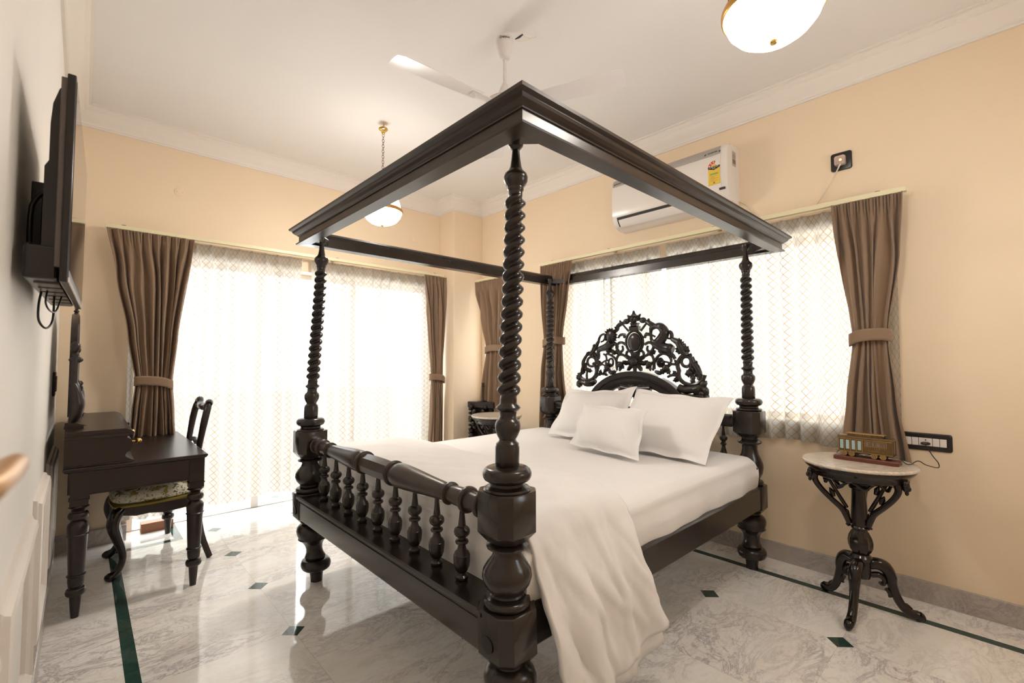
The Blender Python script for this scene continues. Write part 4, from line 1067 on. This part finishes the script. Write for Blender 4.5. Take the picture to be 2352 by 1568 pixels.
cw = MB(); cw.tube([(XR-.036, .655, 2.508), (XR-.036, .664, 2.49), (XR-.02, .70, 2.43), (XR-.012, .765, 2.33), (XR-.012, .81, 2.275)], [.006, .004, .0032, .0032, .0032], 8, smooth=6); cw.build('cord', 'cable_white', cpo, smooth=60)
ca_ = MB().tube([(XR-.01, 1.262, 2.44), (XR-.008, 1.21, 2.40), (XR-.008, 1.165, 2.33), (XR-.008, 1.12, 2.285), (XR-.01, 1.10, 2.27)], .004, 8, smooth=6).build('drain_cable', 'cable_white', smooth=60)
tag(ca_, 'thin white cable running from the air conditioner down to the curtain rail', 'cable')

# ------------------------------------------------------------------ air conditioner
ac = thing('air_conditioner', 'white split air conditioner with yellow star label high on the right wall', 'air conditioner', (XR, 1.735, 2.40))
prof = [(0, .0), (0, .415), (-.02, .425), (-.14, .42), (-.175, .405), (-.192, .375), (-.198, .30), (-.200, .20), (-.196, .115), (-.180, .062), (-.150, .022), (-.135, .016), (-.09, .0)]
# body without the outlet slot, ends rounded
b = MB(); yl = .475
b.rings([[(x*s_, y, .21+(z-.21)*s2) for x, z in prof] for y, s_, s2 in ((-yl, .93, .97), (-yl+.006, .985, .992), (-yl+.016, 1, 1), (yl-.016, 1, 1), (yl-.006, .985, .992), (yl, .93, .97))])
b.build('casing', 'white_plastic', ac, smooth=35)
fp = [(-.150, .412), (-.176, .402), (-.195, .376), (-.201, .30), (-.203, .20), (-.199, .118), (-.190, .092), (-.185, .092), (-.19, .2), (-.185, .39)]
MB().prism(fp, -.430+.0, yl-.012, 'y').build('front_panel', 'white_plastic', ac, smooth=35)
MB().prism([(-.1755, .4065), (-.1985, .379), (-.2025, .345), (-.197, .345), (-.17, .40)], -.425, yl-.02, 'y').build('top_strip', 'grey_plastic', ac, smooth=35)
MB().prism([(-.1935, .088), (-.1835, .062), (-.154, .0195), (-.150, .03), (-.185, .09)], -.33, yl-.05, 'y').build('outlet', 'dark_gap', ac)
MB().prism([(-.190, .066), (-.186, .054), (-.156, .014), (-.147, .010), (-.150, .022), (-.180, .068)], -.325, yl-.065, 'y').build('louver', 'white_plastic', ac, smooth=35)
MB().prism([(-.1990, .104), (-.1945, .090), (-.190, .090), (-.19, .104)], -.455, -.415, 'y').build('display_window', 'ink', ac)
fm = lambda y, z, x: T(x, y, z) @ rz(-PI/2) @ rx(PI/2)
tilt = lambda y, z, x: T(x, y, z) @ rz(-PI/2) @ rx(PI/2-.28)
text('brand_left', 'DAIKIN', .016, 'ink', ac, T(-.2022, yl-.075, .364) @ rz(-PI/2) @ rx(PI/2-.117), shear=.25)
text('brand_right', 'INVERTER', .015, 'ink', ac, T(-.2022, -.375, .364) @ rz(-PI/2) @ rx(PI/2-.117), shear=.25)
for yy in (yl-.038, -.428+.005, -.322): MB().rings([[(-.1990-d_, yy+.006, .358), (-.1990-d_, yy-.006, .358), (-.1977-d_, yy-.006, .370)] for d_ in (0, .004)]).build('brand_triangle', 'ink', ac)
# energy label
lx = -.2055
def lab(y0, y1, z0, z1, m, x=lx, nm='energy_label'):
    return MB().box(x, x+.004, y0, y1, z0, z1).build(nm, m, ac)
lab(-.425, -.345, .135, .265, 'label_yellow')
b = MB(); yc = -.385; zc = .262
def fan_(r0, r1, a0, a1, m, nm, x):
    n = 14; P = [(yc+r1*math.cos(lerp(a0, a1, k/n)), zc+r1*math.sin(lerp(a0, a1, k/n))) for k in range(n+1)]+[(yc+r0*math.cos(lerp(a1, a0, k/n)), zc+r0*math.sin(lerp(a1, a0, k/n))) for k in range(n+1)]
    MB().prism(P, x, x+.004, 'x').build(nm, m, ac)
fan_(.002, .042, 0, PI, 'label_white', 'energy_label', lx-.0003)
fan_(.021, .040, .02, PI*.60, 'label_red', 'star_band', lx-.0008)
fan_(.002, .019, 0, PI, 'label_yellow', 'star_band', lx-.0008)
for k in range(3):
    a = .28+k*.62; MB().ball((lx-.001, yc+.031*math.cos(a), zc+.031*math.sin(a)), (.0008, .005, .005), 10).build('star', 'label_white', ac)
MB().prism([(yc-.041, zc+.002), (yc+.041, zc+.002), (yc+.041, zc-.010), (yc, zc-.024), (yc-.041, zc-.010)], lx-.0012, lx+.002, 'x').build('label_band', 'ink', ac)
text('label_text', 'POWER SAVINGS', .0085, 'label_white', ac, fm(yc, zc-.004, lx-.0016))
text('label_text', 'GUIDE', .0075, 'label_white', ac, fm(yc, zc-.0135, lx-.0016))
b = MB().box(lx-.0006, lx+.002, yc-.028, yc+.028, .204, .216).build('label_stripe', 'label_green', ac)
b = MB()
for k in range(5): b.box(lx-.0006, lx+.002, yc+(-.002 if k % 2 else -.024), yc+(.026 if k % 2 else .024), .193-k*.008, .1945-k*.008)
b.box(lx-.0006, lx+.002, yc-.006, yc+.006, .142, .154); b.build('label_lines', 'label_brown', ac)
# side specification sticker (code pattern left out)
b = MB().box(-.115, -.055, -yl-.0008, -yl+.003, .27, .375).build('side_sticker', 'grey_plastic', ac)
b = MB()
for k in range(3): b.box(-.112+k*.019, -.098+k*.019, -yl-.0014, -yl+.002, .285, .318)
for k in range(4): b.box(-.112, -.062, -yl-.0014, -yl+.002, .35-k*.007, .352-k*.007)
b.build('sticker_print', 'label_brown', ac)

# ------------------------------------------------------------------ ceiling fan
fa = thing('ceiling_fan', 'white three-bladed ceiling fan hanging above the bed canopy', 'fan', (1.656, 1.835, 0))
MB().lathe([(2.962, .012), (2.966, .022), (2.98, .032), (3.02, .043), (3.06, .050), (3.078, .049), (3.086, .044), (3.088, .03), (3.088, .008)], 32).build('canopy', 'fan', fa, smooth=40)
MB().lathe([(2.76, .0095), (3.12, .0095)], 14).build('down_rod', 'fan', fa, smooth=40)
MB().lathe([(2.645, .01), (2.648, .05), (2.66, .085), (2.675, .10), (2.70, .108), (2.715, .106), (2.722, .095), (2.73, .075), (2.745, .052), (2.765, .040), (2.785, .032), (2.805, .024), (2.82, .017), (2.832, .012)], 40).build('motor_housing', 'fan', fa, smooth=40)
MB().lathe([(2.7205, .0975), (2.7215, .1), (2.7235, .0975)], 40).build('gold_trim', 'brass', fa, smooth=40)
def blade():
    b = MB(); n = 14; secs = []
    for k in range(n+1):
        t = k/n; x = .17+t*.48; wd = lerp(.050, .066, t) if t < .93 else lerp(.066, .052, (t-.93)/.07)
        ring = []
        for q in range(9):
            s_ = -1+q/4; ring.append((x, s_*wd, 2.700-.16*s_*wd+.004*(1-s_*s_)+.0012))
        for q in range(8, -1, -1):
            s_ = -1+q/4; ring.append((x, s_*wd, 2.700-.16*s_*wd+.004*(1-s_*s_)-.0012))
        secs.append(ring)
    b.rings(secs); b.box(.095, .22, -.022, .022, 2.697, 2.7015)
    for x_, y_ in ((.19, .012), (.19, -.012), (.21, 0)): b.ball((x_, y_, 2.70), (.004, .004, .005), 8)
    return b
for k, a in enumerate((175.5, 293.5, 55)):
    b = blade(); me = b.build('blade', 'fan', fa, smooth=50); me.rotation_euler = (0, 0, math.radians(a))
ct = 'Crompton'
fdir = math.atan2(-1.835, -1.656)
for k, chh in enumerate(ct):
    a = fdir+math.radians(-28+56*k/7)+.0
    text('canopy_lettering', chh, .019, 'ink', fa, rz(a) @ T(.0505, 0, 3.062) @ rz(PI/2) @ rx(PI/2+.12), .0006)
b = MB(); b.tube([(.045, -.035, 3.085), (.062, -.052, 3.098), (.075, -.065, 3.112)], [.002, .006, .004], 8); b.build('cable_joint', 'black', fa, smooth=50)
b = MB(); b.tube([(.045, -.035, 3.085), (.075, -.04, 3.085), (.12, -.075, 3.10), (.13, -.085, 3.118)], .0012, 6, smooth=4); b.tube([(.075, -.065, 3.11), (.11, -.075, 3.105), (.14, -.09, 3.112), (.15, -.10, 3.12)], .0018, 6, smooth=4); b.build('supply_wire', 'rail', fa, smooth=50)

# ------------------------------------------------------------------ pendant lamps
def pendant(x, y, label, gm, zr=2.432):
    p = thing('pendant_lamp', label, 'pendant lamp', (x, y, 0), 0, 'white globe pendants on chains')
    MB().lathe([(3.035, .006), (3.04, .012), (3.055, .018), (3.062, .016), (3.066, .030), (3.075, .036), (3.083, .030), (3.088, .02), (3.092, .008), (3.10, .005)], 28).build('ceiling_rose', 'brass', p, smooth=45)
    b = MB(); b.tube([(0, 0, 3.09), (.004, 0, 3.105), (0, 0, 3.12)], .004, 8); b.build('hook', 'brass', p, smooth=50)
    b = MB(); z = 3.036; k = 0
    while z > 2.66:
        R = []
        for q in range(13):
            a = 2*PI*q/12; dx = .0085*math.cos(a); dz = .0125*math.sin(a)
            R.append((dx, 0, z-.012+dz) if k % 2 == 0 else (0, dx, z-.012+dz))
        b.tube(R, .0019, 6); z -= .0205; k += 1
    b.build('chain', 'chain', p, smooth=60)
    prof = [(zr-.100, .002), (zr-.099, .02), (zr-.094, .05), (zr-.082, .082), (zr-.062, .110), (zr-.035, .132), (zr-.012, .141), (zr, .1425)]
    gl = MB().lathe(prof, 48).build('globe', gm, p, smooth=60)
    MB().lathe([(zr+.020, .137), (zr+.05, .134), (zr+.10, .118), (zr+.15, .092), (zr+.19, .060), (zr+.22, .030), (zr+.235, .012)], 48).build('upper_globe', 'lamp_upper', p, smooth=60)
    MB().lathe([(zr-.002, .140), (zr-.004, .147), (zr, .151), (zr+.006, .1525), (zr+.016, .1525), (zr+.022, .150), (zr+.023, .139), (zr+.008, .137)], 48).build('brass_band', 'gold', p, smooth=40)
    MB().lathe([(zr-.112, .003), (zr-.110, .009), (zr-.105, .012), (zr-.100, .013), (zr-.097, .010)], 16).build('finial', 'brass', p, smooth=50)
    MB().lathe([(zr+.232, .016), (zr+.24, .018), (zr+.25, .010), (zr+.262, .006)], 16).build('neck', 'brass', p, smooth=50)
    b = MB()
    for q in range(3):
        a = 2*PI*q/3+.4-2.1; b.tube([(.150*math.cos(a), .150*math.sin(a), zr+.006), (.146*math.cos(a), .146*math.sin(a), zr+.05), (.128*math.cos(a), .128*math.sin(a), zr+.11), (.10*math.cos(a), .10*math.sin(a), zr+.16), (.065*math.cos(a), .065*math.sin(a), zr+.20), (.018*math.cos(a), .018*math.sin(a), zr+.243)], .0025, 6, smooth=4)
    b.build('suspension_wires', 'chain', p, smooth=50)
    return p
pendant(1.629, 3.189, 'white globe pendant lamp hanging near the balcony door, seen beneath the canopy', 'lamp_glass')
pendant(1.595, .478, 'large white globe pendant lamp close to the camera at the top right', 'lamp_glass_dim')

# ------------------------------------------------------------------ television on the left wall
tv = thing('television', 'black flat television on a bracket on the left wall, seen edge-on', 'television', (-.030, 1.5, 1.49), math.radians(-1.62))
MB().box(-.016, 0, 0, .76, 0, .50).build('bezel', 'black', tv, bevel=.003)
MB().box(-.001, .0012, .012, .748, .03, .488).build('screen', 'screen', tv)
MB().box(-.0012, .002, .0, .76, 0.0, .012).build('bottom_trim', 'white_plastic', tv, bevel=.002)
MB().box(-.026, -.014, .004, .756, .035, .49).build('side_trim', 'tv_silver', tv, bevel=.002)
MB().prism([(-.02, .03), (-.02, .485), (-.030, .468), (-.040, .43), (-.043, .38), (-.043, .29), (-.05, .275), (-.05, .03)], .03, .73, 'y').build('back_cover', 'black', tv, smooth=30)
b = MB(); b.box(-.078, -.02, .02, .74, .006, .085); b.build('lower_housing', 'black', tv, bevel=.006)
b = MB(); b.box(-.066, -.048, .20, .56, .10, .26); b.box(-.092, -.064, .27, .30, .08, .30); b.box(-.092, -.064, .46, .49, .08, .30); b.tube([(-.06, .15, .24), (-.078, .14, .20), (-.080, .15, .11)], .006, 8, smooth=3)
b.build('wall_bracket', 'black', tv, bevel=.003)
b = MB()
for q in range(6): b.box(-.064, -.02, .08+q*.10, .15+q*.10, .002, .007)
b.build('vent_slots', 'tv_silver', tv)
b = MB(); b.tube([(-.066, .30, .01), (-.07, .29, -.03), (-.068, .28, -.075), (-.055, .30, -.095), (-.045, .34, -.07), (-.045, .36, .0)], .0028, 8, smooth=4); b.tube([(-.050, .24, .01), (-.052, .22, -.03), (-.045, .24, -.05), (-.038, .32, -.045), (-.03, .36, .0)], .0022, 8, smooth=4)
b.build('cables', 'black', tv, smooth=50)

# ------------------------------------------------------------------ writing desk with drawer box and mirror
dk = thing('writing_desk', 'dark wooden desk with turned legs and a small upper drawer box on the left wall', 'desk', (.25, 3.85, 0))
def D(o): o.location = (-.25, -3.85, 0); return o
X0, X1, Y0, Y1 = -.058, .560, 3.235, 4.43
b = MB(); b.rings([[(x, y, z) for x, y in ((X0+i_, Y0+i_), (X1-i_, Y0+i_), (X1-i_, Y1-i_), (X0+i_, Y1-i_))] for z, i_ in ((.735, .016), (.740, .006), (.746, .004), (.748, .0), (.757, .0), (.760, .004))])
D(b.build('desk_top', 'wood_desk', dk, bevel=.001))
b = MB(); b.box(X0+.07, X1-.07, Y0+.024, Y0+.042, .615, .735); b.box(X0+.07, X1-.07, Y1-.042, Y1-.024, .615, .735); b.box(X0+.02, X0+.04, Y0+.07, Y1-.07, .615, .735); b.box(X1-.04, X1-.024, Y0+.07, Y1-.07, .615, .735)
b.box(X0+.07, X1-.07, Y0+.018, Y0+.026, .615, .622)
D(b.build('desk_apron', 'wood_desk', dk, bevel=.002))
lprof = [(.0, .016), (.06, .021), (.11, .024), (.115, .028)]+torus(.130, .018, .040, .026)+[(.152, .022), (.158, .030), (.185, .033), (.205, .033), (.210, .038), (.215, .038), (.219, .032), (.30, .036), (.40, .040), (.412, .041), (.416, .046), (.421, .041), (.44, .043), (.465, .043), (.478, .036), (.487, .026), (.492, .024)]+torus(.512, .018, .042, .027)+[(.534, .025), (.545, .028), (.552, .036), (.556, .042), (.561, .036), (.566, .034)]
lb = MB(); lb.lathe(lprof, 28); lb.box(-.036, .036, -.036, .036, .566, .736); lb.box(-.040, .040, -.040, .040, .594, .599)
lg = lb.build('leg', 'wood_desk', dk, smooth=35)
for k, (x, y) in enumerate(((.510, 3.285), (.008, 3.285), (.510, 4.385), (.008, 4.385))):
    o = lg if k == 0 else lg.copy()
    if k: C.objects.link(o); o.parent = dk
    o.location = (x-.25, y-3.85, 0)
# drawer box: moulded front profile swept along the desk
BX0, BY0, BY1 = -.056, 3.262, 4.405
bprof = [(BX0, .760), (.222, .760), (.222, .768), (.208, .774), (.196, .782), (.186, .79), (.184, .80), (.19, .812), (.206, .822), (.214, .84), (.214, .865), (.205, .882), (.19, .892), (.19, .90), (.212, .904), (.218, .912), (.214, .925), (.196, .936), (.180, .942), (BX0, .942)]
D(MB().prism(bprof, BY0, BY1, 'y').build('drawer_box', 'wood_desk', dk, smooth=30))
b = MB(); b.box(BX0-.0, .215, BY0-.012, BY1+.012, .760, .768); b.box(BX0, .2, BY0-.008, BY1+.008, .9, .918); D(b.build('box_moulding', 'wood_desk', dk, bevel=.003))
for yy in (3.36, 3.83, 4.30):
    b = MB(); b.lathe([(0, .007), (.004, .005), (.018, .005), (.021, .009), (.026, .0135), (.033, .0155), (.040, .0135), (.045, .009), (.048, .002)], 18, T(.212, yy, .856) @ ry(PI/2)); D(b.build('knob', 'brass', dk, smooth=50))
b = MB()
for yy in (3.64, 4.02): b.box(.2145, .2155, yy-.003, yy+.003, .80, .89)
D(b.build('drawer_gap', 'dark_gap', dk))

mi = thing('dressing_mirror', 'dark framed swing mirror between carved supports standing on the desk box', 'mirror', (-.03, 3.83, .942))
# supports
def support(y):
    s = MB()
    s.box(-.032, .045, y-.018, y+.018, 0, .014); s.prism([(-.03, .014), (.058, .014), (.03, .024), (.012, .034), (-.03, .034)], y-.014, y+.014, 'y')
    s.tube([(-.006, y, .03), (.010, y-.006, .07), (.018, y-.008, .13), (.010, y-.004, .19), (-.004, y, .24)], [.012, .026, .030, .026, .018], 12, smooth=5)
    for q in range(6): s.tube([(.020, y-.020, .07+q*.024), (.034, y-.004, .085+q*.026), (.024, y+.016, .10+q*.026)], [.003, .0055, .003], 6, smooth=3)
    s.tube([(-.002, y, .24), (0, y, .34), (.002, y, .40)], [.017, .016, .015], 12)
    s.ball((.004, y, .37), (.030, .014, .018), 12)
    s.ball((.0, y, .44), (.022, .016, .030), 12)
    return s.build('support', 'wood_desk', mi, smooth=50)
support(-.40); support(.40)
# mirror frame: rounded top
fr = []; 
def mir_ring(off, x):
    P = []; hw_ = .355-off
    P.append((x, -hw_, .06+off)); P.append((x, -hw_, .48))
    for k in range(1, 16): a = PI-PI*k/16; P.append((x, hw_*math.cos(a), .50+(.145-off)*math.sin(a)))
    P.append((x, hw_, .48)); P.append((x, hw_, .06+off))
    return P
b = MB(); b.rings([mir_ring(.0, -.022), mir_ring(.0, .006), mir_ring(.008, .012), mir_ring(.02, .012), mir_ring(.032, .004), mir_ring(.032, -.022)], cap=False); b.build('frame', 'wood_desk', mi, smooth=30)
MB().rings([mir_ring(.03, -.018), mir_ring(.03, .002)]).build('glass', 'mirror', mi)
MB().lathe([(0, .012), (.008, .012), (.012, .008), (.018, .013), (.024, .013), (.030, .007), (.042, .010), (.05, .003)], 14, T(-.005, 0, .643)).build('finial', 'wood_desk', mi, smooth=50)

# ------------------------------------------------------------------ desk chair
ch = thing('desk_chair', 'dark wooden side chair with a floral upholstered seat at the desk', 'chair', (.388, 3.88, -.0), 0)
# faces the wall (-x); local frame = world axes, near side is -y
b = MB()
def seat_ring(z, g_, bul=0):
    P = []
    pts = [(-.215, -.22), (-.23, -.12), (-.235, 0), (-.23, .12), (-.215, .22), (-.05, .235), (.10, .215), (.20, .19), (.20, -.19), (.10, -.215), (-.05, -.235)]
    return [(x*g_, y*g_, z) for x, y in pts]
b.rings([seat_ring(.427, .99), seat_ring(.452, 1.04), seat_ring(.482, 1.03), seat_ring(.508, .95), seat_ring(.525, .78), seat_ring(.530, .4)])
b.build('seat', 'floral', ch, smooth=60, subd=1)
b = MB(); b.rings([seat_ring(.418, 1.0), seat_ring(.420, 1.035), seat_ring(.432, 1.04), seat_ring(.436, 1.0)]); b.build('seat_piping', 'olive_piping', ch, smooth=60)
b = MB()
for sy in (-1, 1):
    pr = [(-.215, .420), (.20, .420), (.20, .368), (.12, .362), (.02, .354), (-.06, .366), (-.12, .362), (-.17, .374), (-.215, .377)]
    b.prism(pr, sy*.195, sy*.232, 'y')
b.box(-.225, -.195, -.2, .2, .367, .420); b.box(.18, .21, -.2, .2, .367, .420)
b.build('seat_rail', 'wood_desk', ch, bevel=.004)
for sy in (-1, 1):
    f = MB(); f.tube([(-.19, sy*.205, .412), (-.215, sy*.215, .38), (-.225, sy*.222, .32), (-.205, sy*.215, .24), (-.180, sy*.205, .16), (-.178, sy*.203, .10), (-.198, sy*.21, .05), (-.222, sy*.218, .028)], [.034, .036, .032, .026, .021, .018, .020, .026], 12, smooth=5)
    f.ball((-.228, sy*.22, .026), (.032, .026, .026), 12)
    f.tube([(-.23, sy*.232, .40), (-.235, sy*.24, .37), (-.228, sy*.238, .345)], [.010, .016, .008], 8)
    f.build('leg', 'wood_gloss', ch, smooth=50)
    r_ = MB(); r_.tube([(.195, sy*.185, .43), (.205, sy*.19, .30), (.225, sy*.20, .15), (.27, sy*.215, 0.004)], [.019, .018, .018, .017], 4, smooth=4); r_.build('leg', 'wood_desk', ch, smooth=30)
    s_ = MB(); s_.tube([(.195, sy*.185, .42), (.188, sy*.186, .55), (.19, sy*.195, .68), (.205, sy*.205, .80), (.220, sy*.21, .90), (.235, sy*.205, .975), (.245, sy*.19, 1.01)], [.020, .019, .018, .019, .022, .022, .020], 8, smooth=4); s_.build('back_post', 'wood_desk', ch, smooth=50)
b = MB(); b.tube([(.245, -.205, 1.015), (.252, -.17, 1.025), (.246, -.12, 1.0), (.240, -.06, .985), (.240, 0, .99), (.240, .06, .985), (.246, .12, 1.0), (.252, .17, 1.025), (.245, .205, 1.015)], [.020, .024, .018, .022, .026, .022, .018, .024, .020], 10, smooth=4)
b.ball((.232, -.13, .985), (.012, .03, .018), 10); b.ball((.232, .13, .985), (.012, .03, .018), 10); b.build('top_rail', 'wood_desk', ch, smooth=50)
b = MB(); b.tube([(.205, -.19, .74), (.212, -.08, .755), (.212, 0, .745), (.212, .08, .755), (.205, .19, .74)], [.014, .016, .020, .016, .014], 8, smooth=4); b.build('cross_rail', 'wood_desk', ch, smooth=50)
